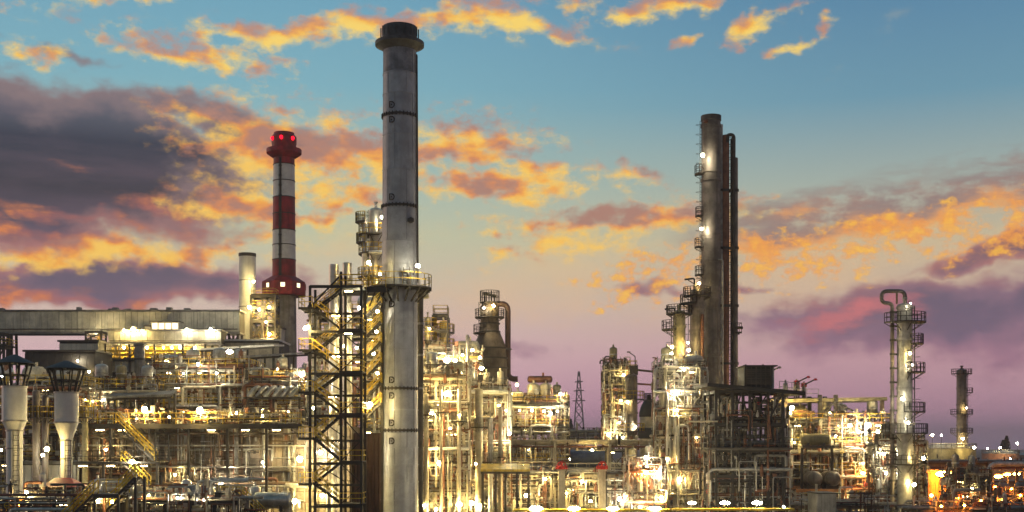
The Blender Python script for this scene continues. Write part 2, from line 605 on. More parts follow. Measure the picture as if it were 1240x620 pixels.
def fillet(pts, rad, seg=4):
    pts = [Vector(p) for p in pts]
    out = [pts[0]]
    for a, b, c in zip(pts, pts[1:], pts[2:]):
        d1, d2 = (a - b), (c - b)
        k = min(rad, d1.length * 0.48, d2.length * 0.48)
        d1.normalize(); d2.normalize()
        if abs(d1.dot(d2)) > 0.98:
            out.append(b)
            continue
        s, e = b + d1 * k, b + d2 * k
        for i in range(seg + 1):
            t = i / seg
            out.append(s * (1 - t) ** 2 + b * 2 * t * (1 - t) + e * t ** 2)
    out.append(pts[-1])
    return out


def pipe(pts, r, mat, parent, name='pipe', n=10, bend=2.6):
    o = MB().tube(fillet(pts, r * bend), r, n).build(name, mat, parent)
    return o


def rail_mesh(b, pts, h=1.1, w=0.07, gap=1.6, closed=False):
    pts = [Vector(p) for p in pts]
    segs = list(zip(pts, pts[1:])) + ([(pts[-1], pts[0])] if closed else [])
    for a, c in segs:
        L = (c - a).length
        k = max(1, round(L / gap))
        for i in range(k + 1):
            q = a.lerp(c, i / k)
            b.bar(q, q + Vector((0, 0, h)), w)
        for f in (0.5, 1.0):
            b.bar(a + Vector((0, 0, h * f)), c + Vector((0, 0, h * f)), w)
    return b


def handrail(pts, parent, mat='yellow_paint', **k):
    return rail_mesh(MB(), pts, **k).build('handrail', mat, parent, smooth=False)


def deck(x0, x1, y0, y1, z, parent, mat='dark_steel', rail='yellow_paint', sides='flrb', thick=0.22, rh=1.1, skirt=True, name='platform'):
    """flat walkway with toe beam and railing; the top is at z"""
    b = MB().box(x0, x1, y0, y1, z - thick * 0.4, z)
    for ya in (y0, y1 - 0.1):
        b.box(x0 + .003, x1 - .003, ya + (.003 if ya == y0 else 0), ya + 0.1 - (0 if ya == y0 else .003), z - thick, z - thick * 0.4)
    o = b.build(name, mat, parent, smooth=False)
    if rail:
        b = MB()
        e = 0.05
        P = lambda x, y: (x, y, z)
        if sides == 'fb':
            rail_mesh(MB(), [P(x0 + e, y1 - e), P(x1 - e, y1 - e)], rh).build('handrail', rail, o, smooth=False)
            sides = 'f'
        if 'f' in sides: rail_mesh(b, [P(x0 + e, y0 + e), P(x1 - e, y0 + e)], rh)
        if 'b' in sides: rail_mesh(b, [P(x0 + e, y1 - e), P(x1 - e, y1 - e)], rh)
        if 'l' in sides: rail_mesh(b, [P(x0 + e, y0 + e), P(x0 + e, y1 - e)], rh)
        if 'r' in sides: rail_mesh(b, [P(x1 - e, y0 + e), P(x1 - e, y1 - e)], rh)
        b.build('handrail', rail, o, smooth=False)
    return o


def ring_deck(cx, cy_, r0, r1, z, a0, a1, parent, mat='dark_steel', rail='yellow_paint', rh=1.1, brackets=True):
    """part of a ring of grating round a vessel, angles in degrees (-90 faces the camera)"""
    n = max(3, int(abs(a1 - a0) / 15))
    A = [radians(a0 + (a1 - a0) * i / n) for i in range(n + 1)]
    b = MB()
    vs, fs = [], []
    for a in A:
        vs += [(cx + r * cos(a), cy_ + r * sin(a), zz) for r, zz in ((r0, z - .14), (r1, z - .14), (r1, z), (r0, z))]
    for i in range(n):
        k = 4 * i
        fs += [(k + j, k + (j + 1) % 4, k + 4 + (j + 1) % 4, k + 4 + j) for j in range(4)]
    fs += [(3, 2, 1, 0), tuple(4 * n + j for j in range(4))]
    b.add(vs, fs)
    if brackets:
        for a in A[::3]:
            d = Vector((cos(a), sin(a), 0))
            o = Vector((cx, cy_, 0))
            b.bar(o + d * r0 + Vector((0, 0, z - (r1 - r0) * .6 - .1)), o + d * r1 + Vector((0, 0, z - .1)), .07)
    o = b.build('platform', mat, parent, smooth=False)
    if rail:
        e = r1 - .05
        pts = [(cx + e * cos(a), cy_ + e * sin(a), z) for a in A]
        b = rail_mesh(MB(), pts, rh)
        if abs(a1 - a0) < 350:
            for a in (A[0], A[-1]):
                rail_mesh(b, [(cx + r0 * cos(a), cy_ + r0 * sin(a), z), (cx + e * cos(a), cy_ + e * sin(a), z)], rh)
        b.build('handrail', rail, o, smooth=False)
    return o


def ladder(cx, cy_, r, ang, z0, z1, parent, mat='dark_steel', cage=True):
    a = radians(ang)
    d = Vector((cos(a), sin(a), 0))
    t = Vector((-sin(a), cos(a), 0))
    o = Vector((cx, cy_, 0)) + d * (r + .22)
    b = MB()
    for s in (-.25, .25):
        b.bar(o + t * s + Vector((0, 0, z0)), o + t * s + Vector((0, 0, z1)), .07)
    z = z0 + .3
    while z < z1:
        b.bar(o - t * .25 + Vector((0, 0, z)), o + t * .25 + Vector((0, 0, z)), .04)
        z += .45
    z = z0 + .5
    while z < z1:
        b.bar(o + Vector((0, 0, z)), o - d * .25 + Vector((0, 0, z)), .06)
        if cage and z > z0 + 2:
            pts = [o + t * .36 * cos(q) + d * (.1 + .6 * sin(q)) + Vector((0, 0, z)) for q in [pi * i / 6 for i in range(7)]]
            for p, q in zip(pts, pts[1:]):
                b.bar(p, q, .04)
        z += 1.3
    return b.build('ladder', mat, parent, smooth=False)


def flight(a, b, width, parent, mat='dark_steel', rail='yellow_paint', dirn=(0, 1, 0)):
    """stair flight from a to b (front edge line); its width runs along dirn"""
    a, b = Vector(a), Vector(b)
    w = Vector(dirn) * width
    m = MB()
    m.bar(a, b, .07, .2)
    m.bar(a + w, b + w, .07, .2)
    n = max(3, int(abs(b.z - a.z) / .24))
    for i in range(n):
        q = a.lerp(b, (i + .5) / n)
        m.bar(q, q + w, .24, .035)
    o = m.build('stair_flight', mat, parent, smooth=False)
    for off in (Vector((0, 0, 0)), w):
        r = MB()
        k = max(2, round((b - a).length / 1.5))
        for i in range(k + 1):
            q = a.lerp(b, i / k) + off
            r.bar(q, q + Vector((0, 0, 1.1)), .07)
        for f in (.55, 1.1):
            r.bar(a + off + Vector((0, 0, f)), b + off + Vector((0, 0, f)), .09)
        r.build('handrail', rail, o, smooth=False)
    return o


def dome(r, z, k=0.5, n=5, up=True):
    pr = [(r * cos(i * pi / 2 / n), z + (1 if up else -1) * r * k * sin(i * pi / 2 / n)) for i in range(n + 1)]
    pr[-1] = (0, pr[-1][1])
    return pr if up else pr[::-1]


LBL = {}


def uniq(label):
    if len(label.replace(',', ' ').split()) > 16: print('LONG', label)
    """make sure no two things carry the same words"""
    if label in LBL:
        LBL[label] += 1
        print('DUP LABEL', label)
    LBL.setdefault(label, 1)
    return label


ORD = ['first', 'second', 'third', 'fourth', 'fifth', 'sixth', 'seventh', 'eighth', 'ninth', 'tenth', 'eleventh', 'twelfth']


def column(label, px, D, wpx, pytop, mat='brown_column', rings=(), plats=(), lad=None, name='process_column', cat='column', head=0.5, ring_mat=None,
           pytop_pipe=None, n=28, base=0.0, rail='yellow_paint', neck=True):
    """upright vessel standing on the ground: skirt, shell, head, stiffening rings, ring platforms, ladder"""
    A = At(D)
    cx, r = A.x(px), wpx * A.s / 2
    A.z = At(D - r).z                                                # rows are read on the near face
    zt = A.z(pytop)
    t = thing(name, uniq(label), cat, (cx, D, base), 'slim riser pipes' if name == 'riser' else 'process columns')
    zh = zt - r * head
    ncourse = max(2, round((zh - base) / 7.5))
    zs = [base + (zh - base) * i / ncourse for i in range(ncourse + 1)]
    for i, (a, b) in enumerate(zip(zs, zs[1:])):
        lo = [(r * 1.12, a), (r, a + min(3.0, (b - a) * .5))] if i == 0 else [(r, a)]
        MB().lathe(cx, D, lo + [(r, b)], n).build('shell_course', mat, t)
        if i:
            MB().lathe(cx, D, [(r, a - .06), (r + .05, a - .05), (r + .05, a + .05), (r, a + .06)], n).build('weld_seam', mat, t)
    MB().lathe(cx, D, dome(r, zh, head), n).build('head', mat, t)
    if neck:
        MB().lathe(cx, D, [(r * .22, zh), (r * .22, zt + .5), (r * .36, zt + .52), (r * .36, zt + .7), (0, zt + .7)], 12).build('nozzle', mat, t)
    for py in rings:
        z = A.z(py)
        MB().lathe(cx, D, [(r, z - .16), (r + .12, z - .16), (r + .12, z + .16), (r, z + .16)], n).build('stiffening_ring', ring_mat or mat, t)
    for q in plats:
        py, a0, a1, w = q[:4]
        ring_deck(cx, D, r + .02, r + w, A.z(py), a0, a1, t, rail=rail)
    if lad is not None:
        ladder(cx, D, r, lad, base + .3, zh, t)
    return t


def drum(label, p, L, r, mat, axis='x', name='horizontal_drum', cat='drum', legs=None, n=16):
    """lying vessel with dished heads on two saddles; p is the centre, legs the height of what it stands on"""
    p = Vector(p)
    z0 = p.z - r - .5 if legs is None else legs
    t = thing(name, uniq(label), cat, (p.x, p.y, z0), 'lying drums among the process units')
    ax = Vector((1, 0, 0)) if axis == 'x' else Vector((0, 1, 0))
    h = L / 2
    pts, rs = [], []
    for s in (-1, 1):
        seq = [(1.0, 0.0), (.92, .38 * r * .55), (.7, .7 * r * .55), (.38, .92 * r * .55), (.05, r * .55)]
        if s == -1:
            for k, e in seq[::-1]:
                pts.append(p - ax * (h + e)); rs.append(r * k)
        else:
            for k, e in seq:
                pts.append(p + ax * (h + e)); rs.append(r * k)
    MB().tube(pts, rs, n).build('shell', mat, t)
    for s in (-.62, .62):
        q = p + ax * (h * s)
        b = MB()
        if axis == 'x':
            b.box(q.x - .15, q.x + .15, q.y - r * .8, q.y + r * .8, z0, p.z - r * .55)
        else:
            b.box(q.x - r * .8, q.x + r * .8, q.y - .15, q.y + .15, z0, p.z - r * .55)
        b.build('saddle', 'dark_steel', t, smooth=False)
        MB().tube([q + ax * -.06, q + ax * .06], r * 1.05, n).build('band', mat, t)
    q = p + ax * (h * .3)
    MB().tube([q + Vector((0, 0, r * .8)), q + Vector((0, 0, r + .5))], .16, 8).build('nozzle', mat, t)
    return t


def vessel(label, x, y, z0, r, h, mat, name='pressure_vessel', cat='vessel', n=16, legs=0.8):
    t = thing(name, uniq(label), cat, (x, y, z0), 'upright vessels among the process units')
    zb = z0 + legs
    zt = z0 + h
    MB().lathe(x, y, dome(r, zb + r * .45, .45, 4, up=False) + dome(r, zt - r * .5, .5, 4), n).build('shell', mat, t)
    for a in (45, 135, 225, 315):
        q = Vector((x + r * .9 * cos(radians(a)), y + r * .9 * sin(radians(a)), 0))
        bar('leg', q + Vector((0, 0, z0)), q + Vector((0, 0, zb + r * .8)), .12, .12, 'dark_steel', t)
    MB().tube([(x, y, zt - .1), (x, y, zt + .35)], .13, 8).build('nozzle', mat, t)
    MB().lathe(x, y, [(r, zb + (zt - zb) * .5 - .08), (r + .06, zb + (zt - zb) * .5 - .06), (r + .06, zb + (zt - zb) * .5 + .06), (r, zb + (zt - zb) * .5 + .08)], n).build('band', 'galvanised', t)
    return t


# ------------------------------------------------------------------ open steel structures crowded with pipework
def steel_frame(t, xs, ys, zs, mat='dark_steel', post=.32, beam=.26, brace='x', seed=1, decks=(), deck_mat='dark_steel', rail='yellow_paint', braces=0.5, over=0.0, sides='flrb'):
    rg = random.Random(seed)
    for x in xs:
        for y in ys:
            bar('post', (x, y, zs[0]), (x, y, zs[-1]), post, post, mat, t)
    for z in zs[1:]:
        for y in ys:
            for a, b in zip(xs, xs[1:]):
                bar('beam', (a + post / 2, y, z - .2), (b - post / 2, y, z - .2), beam * .7, beam * 1.25, mat, t)
        for x in xs:
            for a, b in zip(ys, ys[1:]):
                bar('cross_beam', (x, a + post / 2, z - .2), (x, b - post / 2, z - .2), beam * .65, beam * 1.2, mat, t)
    for i, (za, zb) in enumerate(zip(zs, zs[1:])):
        for a, b in zip(xs, xs[1:]):
            if rg.random() < braces:
                y = ys[0] - .02
                k = brace if brace != 'r' else rg.choice('xvd')
                m = (a + b) / 2
                if k == 'x':
                    seg = [((a, za), (b, zb)), ((b, za), (a, zb))]
                elif k == 'v':
                    seg = [((a, za), (m, zb)), ((b, za), (m, zb))]
                elif k == 'w':
                    seg = [((m, za), (a, zb)), ((m, za), (b, zb))]
                else:
                    seg = [((a, za), (b, zb))] if rg.random() < .5 else [((b, za), (a, zb))]
                for j, ((xa, z1), (xb, z2)) in enumerate(seg):
                    bar('brace', (xa, y + .05 * j, z1 + .1), (xb, y + .05 * j, z2 - .35), beam * .55, beam * .55, mat, t)
    for d in decks:
        z = zs[d]
        deck(xs[0] - over, xs[-1] + over, ys[0] - over, ys[-1] + over, z + .17, t, deck_mat, rail, sides)


def pipework(t, x0, x1, y0, y1, z0, z1, n, seed, mats=('galvanised', 'cladding', 'cream_paint', 'rust_pipe', 'grey_paint'), rmin=.06, rmax=.24, levels=None, vert=.5):
    rg = random.Random(seed)
    for i in range(n):
        r = rmin + (rmax - rmin) * rg.random() ** 2.2
        m = rg.choice(mats)
        y = y0 + (y1 - y0) * rg.random() ** 1.6
        zc = (lambda: rg.choice(levels) + rg.uniform(-.9, .5)) if levels and rg.random() < .6 else (lambda: rg.uniform(z0, z1))
        if rg.random() < vert:
            x = rg.uniform(x0, x1)
            za, zb = sorted((rg.uniform(z0, z1), rg.uniform(z0, z1)))
            if zb - za < 2: zb = min(z1, za + 3.5)
            pts = [(x, y, za), (x, y, zb)]
            if rg.random() < .75:
                x2 = min(x1, max(x0, x + rg.uniform(-4, 4)))
                pts.append((x2, y, zb))
                if rg.random() < .5:
                    pts.append((x2, y, max(z0, zb - rg.uniform(1, 5))))
                else:
                    pts.append((x2, min(y1, y + rg.uniform(.6, 2.5)), zb))
            if rg.random() < .5:
                x3 = min(x1, max(x0, x + rg.uniform(-3, 3)))
                pts.insert(0, (x3, y, za))
                if rg.random() < .5:
                    pts.insert(0, (x3, y, max(z0, za - rg.uniform(.8, 3))))
        else:
            z = min(z1, max(z0, zc()))
            xa, xb = sorted((rg.uniform(x0, x1), rg.uniform(x0, x1)))
            if xb - xa < 3: xa, xb = x0, x1
            pts = [(xa, y, z), (xb, y, z)]
            if rg.random() < .7:
                pts.append((xb, y, max(z0, z - rg.uniform(.8, 5)) if rg.random() < .6 else min(z1, z + rg.uniform(.8, 3))))
            if rg.random() < .5:
                pts.insert(0, (xa, y, max(z0, z - rg.uniform(.8, 4))))
        pts = [p for k, p in enumerate(pts) if k == 0 or (Vector(p) - Vector(pts[k - 1])).length > .3]
        if len(pts) < 2:
            continue
        o = pipe(pts, r, m, t, n=8 if r < .15 else 12)
        # a flange or valve now and then
        a, b = Vector(pts[0]), Vector(pts[1])
        for k in range(rg.choice((0, 1, 1, 2))):
            q = a.lerp(b, rg.uniform(.2, .8))
            d = (b - a).normalized()
            MB().tube([q - d * .07, q + d * .07], r * 1.55, 10).build('flange', m, o)
        if rg.random() < .16:
            q = a.lerp(b, .5)
            w = MB()
            hub = q + Vector((0, -r - .35, 0))
            w.bar(q, hub, .08)
            w.tube([hub + Vector((.24 * cos(k * pi / 5), 0, .24 * sin(k * pi / 5))) for k in range(10)], .035, 5, closed=True)
            w.bar(hub - Vector((.24, 0, 0)), hub + Vector((.24, 0, 0)), .04)
            w.build('valve_wheel', rg.choice(('signal_red', 'signal_red', 'yellow_paint', 'grey_paint')), o)


def clutter(t, x0, x1, y0, y1, z0, z1, n, seed, mats=('galvanised', 'cream_paint', 'dark_steel', 'rust_pipe'), levels=(), rmax=.1):
    """cables, thin lines, small valves, boxes and ladders too fine to pick apart: one mesh for each paint"""
    rg = random.Random(seed)
    M = [MB() for _ in mats]
    for i in range(n):
        b = M[rg.randrange(len(M))]
        x, z = rg.uniform(x0, x1), rg.uniform(z0, z1)
        y = y0 + (y1 - y0) * rg.random() ** 1.5
        k = rg.random()
        if levels and rg.random() < .4:
            z = min(z1, max(z0, rg.choice(levels) + rg.uniform(-.8, 1.2)))
        if k < .62:
            r = rg.uniform(.025, rmax)
            pts = [Vector((x, y, z))]
            for j in range(rg.choice((1, 2, 2, 3, 4))):
                a = rg.choice('xxzzzy')
                p = pts[-1].copy()
                if a == 'x': p.x = min(x1, max(x0, p.x + rg.uniform(-4, 4)))
                elif a == 'z': p.z = min(z1, max(z0, p.z + rg.uniform(-4.5, 4.5)))
                else: p.y = min(y1, max(y0, p.y + rg.uniform(-1.5, 1.5)))
                if (p - pts[-1]).length > .4: pts.append(p)
            if len(pts) > 1:
                b.tube(fillet(pts, r * 3, 2), r, 5)
                q = pts[0].lerp(pts[1], rg.random())
                dd = (pts[1] - pts[0]).normalized()
                b.tube([q - dd * .12, q + dd * .12], r + rg.uniform(.05, .14), 6)
        elif k < .76:
            w, d, h = rg.uniform(.12, .5), rg.uniform(.12, .4), rg.uniform(.15, .8)
            b.box(x, x + w, y, y + d, z, z + h)
        elif k < .88:
            r, h = rg.uniform(.1, .32), rg.uniform(.3, 1.3)
            b.lathe(x, y, [(0, z), (r, z + .05), (r, z + h), (r * .4, z + h + r * .5), (r * .4, z + h + .3), (0, z + h + .3)], 7)
        elif k < .95:
            h = rg.uniform(2, 5)
            zt_ = min(z1, z + h)
            for sx in (-.22, .22):
                b.bar((x + sx, y, z), (x + sx, y, zt_), .05)
            q = z
            while q < zt_:
                b.bar((x - .22, y, q), (x + .22, y, q), .04)
                q += .5
        else:
            L = rg.uniform(1.5, 5)
            b.box(x, min(x1, x + L), y, y + .3, z, z + .1)
    for b, m in zip(M, mats):
        if b.v:
            tag(b.build('small_pipework', m, t), kind='stuff')


def deck_fill_lights(t, x0, x1, y, zs, pitch=4.5, seed=3, keep=.6):  # strip lamps under decks, scattered at random and added for even fill
    rg = random.Random(seed)
    for z in zs:
        k = max(1, round((x1 - x0) / pitch))
        for i in range(k):
            if rg.random() > keep: continue
            x = x0 + (x1 - x0) * (i + .5 + rg.uniform(-.25, .25)) / k
            yy = y + rg.uniform(.2, 2.2)
            o = MB().box(x - .45, x + .45, yy - .09, yy + .09, z - .34, z - .2).build('deck_fill_light', 'grey_paint', t, smooth=False)
            MB().box(x - .4, x + .4, yy - .07, yy + .07, z - .42, z - .343).build('tube', 'strip_fill_lamp', o, smooth=False)


def unit_block(label, where, D, px0, px1, tops, depth=9.0, nx=3, ny=2, mat='cream_paint', pipes=40, seed=1, vessels=6, pybot=None, brace='r', braces=.45,
               vmats=('cladding', 'cream_paint', 'olive_vessel', 'galvanised'), deck_mat='dark_steel', rail='yellow_paint', pmats=('galvanised', 'cladding', 'cream_paint', 'rust_pipe', 'grey_paint'),
               rmax=.24, post=.24, name='process_structure', over=.35, fine=360, lights=.75, headroom=1.6):
    """tops: photo rows of the decks, lowest first"""
    A = At(D)
    x0, x1 = A.x(px0), A.x(px1)
    zs = [0.0] + [A.z(q) for q in tops]
    xs = [x0 + (x1 - x0) * i / nx for i in range(nx + 1)]
    ys = [D + depth * i / ny for i in range(ny + 1)]
    t = thing(name, uniq(label), 'structure', ((x0 + x1) / 2, D + depth / 2, 0), 'open steel process structures')
    steel_frame(t, xs, ys, zs, mat, post=post, beam=.2, brace=brace, seed=seed, decks=range(1, len(zs)), deck_mat=deck_mat, rail=rail, braces=braces, over=over)
    zb = 0.0 if pybot is None else A.z(pybot)
    pipework(t, x0 - .6, x1 + .6, D - .7, D + depth * .8, max(.3, zb), zs[-1] + .6, pipes, seed + 50, pmats, rmax=rmax, levels=zs[1:])
    clutter(t, x0 - .7, x1 + .7, D - .8, D + depth * .7, max(.3, zb), zs[-1] + headroom, fine, seed + 70, levels=zs[1:])
    deck_fill_lights(t, x0, x1, D, zs[1:], 4.5, seed, lights)
    deck_fill_lights(t, x0, x1, D + depth * .45, zs[1:], 4.5, seed + 1, lights * .8)  # second row, added deeper in as soft interior fill
    # equipment standing on the decks: things of their own
    rg = random.Random(seed + 99)
    names = ['lowest', 'second', 'third', 'fourth', 'fifth', 'sixth', 'seventh']
    lv = [k for k in range(1, len(zs))]
    todo = []
    for k in lv:
        room = (zs[k + 1] - zs[k] - .6) if k + 1 < len(zs) else 3.4
        if room < 1.6:
            continue
        cnt = max(1, round(vessels / len(lv))) if vessels else 0
        for j in range(cnt):
            x = x0 + (x1 - x0) * (j + .5 + rg.uniform(-.2, .2)) / cnt
            todo.append((k, x, room, (x1 - x0) / cnt))
    for k, x, room, pitch in todo:
        lev = 'top' if k == lv[-1] else names[k - 1]
        same = sorted(q[1] for q in todo if q[0] == k)
        i = same.index(x)
        where_x = '' if len(same) == 1 else (', leftmost' if i == 0 else ', rightmost' if i == len(same) - 1 else ', %s from left' % ORD[i])
        z = zs[k] + .17
        y = D + rg.uniform(1.2, depth * .35)
        m = rg.choice(vmats)
        colour = {'cladding': 'silver', 'cream_paint': 'cream', 'olive_vessel': 'olive', 'galvanised': 'grey', 'brown_column': 'brown', 'grey_paint': 'dark grey', 'reactor_lining': 'dark brown', 'white_paint': 'white'}[m]
        if rg.random() < .5 and pitch > 2.4:
            r = min(.95, room * .3, pitch * .25)
            drum('%s drum on the %s deck of %s%s' % (colour, lev, where, where_x), (x, y, z + r + .4), pitch * rg.uniform(.4, .62), r, m, legs=z)
        else:
            r = min(.9, room * .28, pitch * .3) * rg.uniform(.7, 1.0)
            vessel('%s vessel on the %s deck of %s%s' % (colour, lev, where, where_x), x, y, z, r, room * rg.uniform(.75, .98), m)
    return t


# ------------------------------------------------------------------ lamps
def lamp(label, px, py, D, size=1.0, mat='warm_lamp', arm=(0.0, 0.9, 0.25), squash=1.0, tilt=0.0, group='site floodlights'):
    """a hooded lamp on a bracket; size 1 is a globe of 0.24 m radius"""
    p = At(D).p(px, py)
    r = .113 * size
    t = thing('floodlight', uniq(label), 'lamp', p, group)
    ln = place('lens', 'lens', mat, t, p, (r * squash, r, r))
    ln.rotation_euler = (0, radians(tilt), 0)
    MB().lathe(p.x, p.y, [(r * .5, p.z + r * .9), (r * .86, p.z + r * .98), (r * .5, p.z + r * 1.3), (0, p.z + r * 1.35)], 10).build('hood', 'grey_paint', t)
    b = MB()
    q = p + Vector((0, 0, r * 1.2))
    e = p + Vector(arm) + Vector((0, 0, r))
    b.tube(fillet([q, q + Vector((0, 0, .25)), e + Vector((0, 0, .25)), e], .2, 2) if False else [q, q + Vector((0, 0, .2)), e], .05, 6)
    b.build('bracket', 'dark_steel', t)
    return t


def lamps(host, items, group=None, noun='floodlight'):
    items = sorted(items, key=lambda q: q[0])
    for i, it in enumerate(items):
        px, py, D = it[:3]
        k = dict(it[3]) if len(it) > 3 else {}
        if 'mat' not in k and R.random() < .28: k['mat'] = 'white_lamp'
        k['size'] = k.get('size', 1.0) * R.uniform(.8, 1.12)
        m = k.get('mat', 'warm_lamp')
        col = {'warm_lamp': 'warm white', 'white_lamp': 'white', 'orange_lamp': 'orange', 'red_beacon': 'red'}[m]
        n = len(items)
        if n == 1: pos = ''
        elif n == 2: pos = ', the left one' if i == 0 else ', the right one'
        elif i == 0: pos = ', leftmost'
        elif i == n - 1: pos = ', rightmost'
        else: pos = ', %s from the left' % ORD[i]
        lamp('%s %s %s%s' % (col, noun, host, pos), px, py, D, group=group or 'floodlights around the plant', **k)

# ================================================================== THE SETTING
g = MB().add([(-2500, -200, 0), (2500, -200, 0), (2500, 4200, 0), (-2500, 4200, 0)], [(0, 1, 2, 3)]).build('ground', 'ground_gravel', smooth=False)
tag(g, 'dark gravel and asphalt ground of the plant', kind='structure')


# ================================================================== TALL STACKS
def grey_stack():
    A = At(135)
    cx, s = A.x(484), A.s
    A.z = At(133.1).z
    t = thing('chimney_stack', uniq('tall plain grey steel chimney with dark crown, tallest thing in the plant'), 'chimney', (cx, 135, 0))
    rad = lambda py: (20.0 + 2.6 * (py - 50) / 570.0) * s
    cuts = [54, 85, 110, 136, 160, 203, 247, 290, 318, 358, 390, 422, 470, 496, 521, 542, 563, 584, 606, 640, 675.3]
    for a, b in zip(cuts, cuts[1:]):
        za, zb = A.z(b), A.z(a)
        MB().lathe(cx, 135, [(rad(b), max(0, za)), (rad(a), zb)], 40).build('shell_course', 'stack_soot' if a < 60 else 'stack_steel', t)
        for q in ((-128, -62) if int(a) % 2 else (-101, -35)):
            p1, p2 = ((cx + (rad(k) + .005) * cos(radians(q)), 135 + (rad(k) + .005) * sin(radians(q)), max(0, A.z(k))) for k in (b, a))
            bar('weld_seam', p1, p2, .05, .05, 'stack_soot', t)
    for py in cuts[1:-1]:
        r, z, big = rad(py), A.z(py), py in (136, 247, 470, 521)
        h, e = (.12, .1) if big else (.06, .045)
        o = MB().lathe(cx, 135, [(r - .02, z - h), (r + e, z - h), (r + e, z + h), (r - .02, z + h)], 40).build('flange', 'dark_steel' if big else 'stack_steel', t)
        if big:
            b = MB()
            for k in range(30):
                a = 2 * pi * k / 30
                b.box(cx + (r + .11) * cos(a) - .05, cx + (r + .11) * cos(a) + .05, 135 + (r + .11) * sin(a) - .05, 135 + (r + .11) * sin(a) + .05, z - .21, z + .21)
            tag(b.build('bolts', 'black_steel', o, smooth=False), kind='stuff')
    for k in range(3):                                                   # conduits and a thin ladder up the back edge
        a = radians(-14 + 9 * k)
        pts = [(cx + (rad(py) + .1) * cos(a), 135 + (rad(py) + .1) * sin(a), A.z(py)) for py in (340, 250, 150, 60)]
        MB().tube(pts, .055, 6).build('conduit', 'dark_steel', t)
    # D shaped lifting brackets
    for py in (126, 144, 238, 368, 460, 479, 512, 534):
        z, r = A.z(py), rad(py)
        dxx = -8 * s
        yy = 135 - sqrt(r * r - dxx * dxx) - .09
        x = cx + dxx
        h, w = .32, .5
        pts = [(x - w * .4, yy, z - h), (x - w * .4, yy, z + h)] + [(x + w * .6 * sin(q), yy + .03, z + h * cos(q)) for q in (.5, 1.0, 1.57, 2.1, 2.64)]
        b = MB().tube(pts, .075, 6, closed=True)
        b.bar((x, yy, z), (x, yy + .3, z), .12)
        b.build('lifting_bracket', 'black_steel', t)
    # crown: flared collar, walkway and wind hood
    r = rad(50)
    MB().lathe(cx, 135, [(r - .02, A.z(56)), (r + .12, A.z(54)), (27.5 * s, A.z(49.5)), (29.6 * s, A.z(49)), (29.6 * s, A.z(45)), (29 * s, A.z(45)), (29 * s, A.z(47)), (21 * s, A.z(47))], 40).build('crown_collar', 'soot_steel', t)
    MB().lathe(cx, 135, [(21 * s, A.z(47)), (21.4 * s, A.z(28)), (20.6 * s, A.z(26)), (19.3 * s, A.z(26)), (19.3 * s, A.z(34)), (0, A.z(34))], 40).build('wind_hood', 'soot_steel', t)
    for k in range(14):
        a = 2 * pi * k / 14 + .1
        p = Vector((cx + 22.6 * s * cos(a), 135 + 22.6 * s * sin(a), A.z(39)))
        bar('hood_rib', p, p + Vector((0, 0, 11 * s)), .12, .12, 'soot_steel', t)
    # walkway ring at mid height with raking brackets
    ring_deck(cx, 135, rad(346) + .02, 39 * s, A.z(346), -200, 160, t, rh=1.35, brackets=False)
    b = MB()
    for k in range(16):
        a = 2 * pi * k / 16
        d = Vector((cos(a), sin(a), 0))
        o = Vector((cx, 135, 0))
        b.bar(o + d * rad(362) + Vector((0, 0, A.z(364))), o + d * 38 * s + Vector((0, 0, A.z(348))), .16)
        b.bar(o + d * rad(346) + Vector((0, 0, A.z(349))), o + d * 38.5 * s + Vector((0, 0, A.z(349))), .14, .22)
    b.build('bracket', 'dark_steel', t, smooth=False)
    b = MB()
    b.lathe(A.x(499), 133.35, [(0, A.z(270)), (.35, A.z(268)), (.35, A.z(264)), (0, A.z(262))], 10)
    b.build('sampling_port', 'black_steel', t)
    b = MB()
    for k in range(9):
        z = A.z(345 - k * 2.2)
        b.bar((cx + 7 * s, 132.7, z), (cx + 14 * s, 132.7, z), .06)
    for q in (7, 14):
        b.bar((cx + q * s, 132.7, A.z(346)), (cx + q * s, 132.7, A.z(324)), .08)
    b.build('instrument_rack', 'dark_steel', t, smooth=False)
    pipe([(cx + 12 * s, 133.0, A.z(346)), (cx + 12 * s, 133.0, A.z(330)), (cx + 4 * s, 132.8, A.z(330))], .1, 'dark_steel', t, 'sampling_pipe')
    return t


grey_stack()


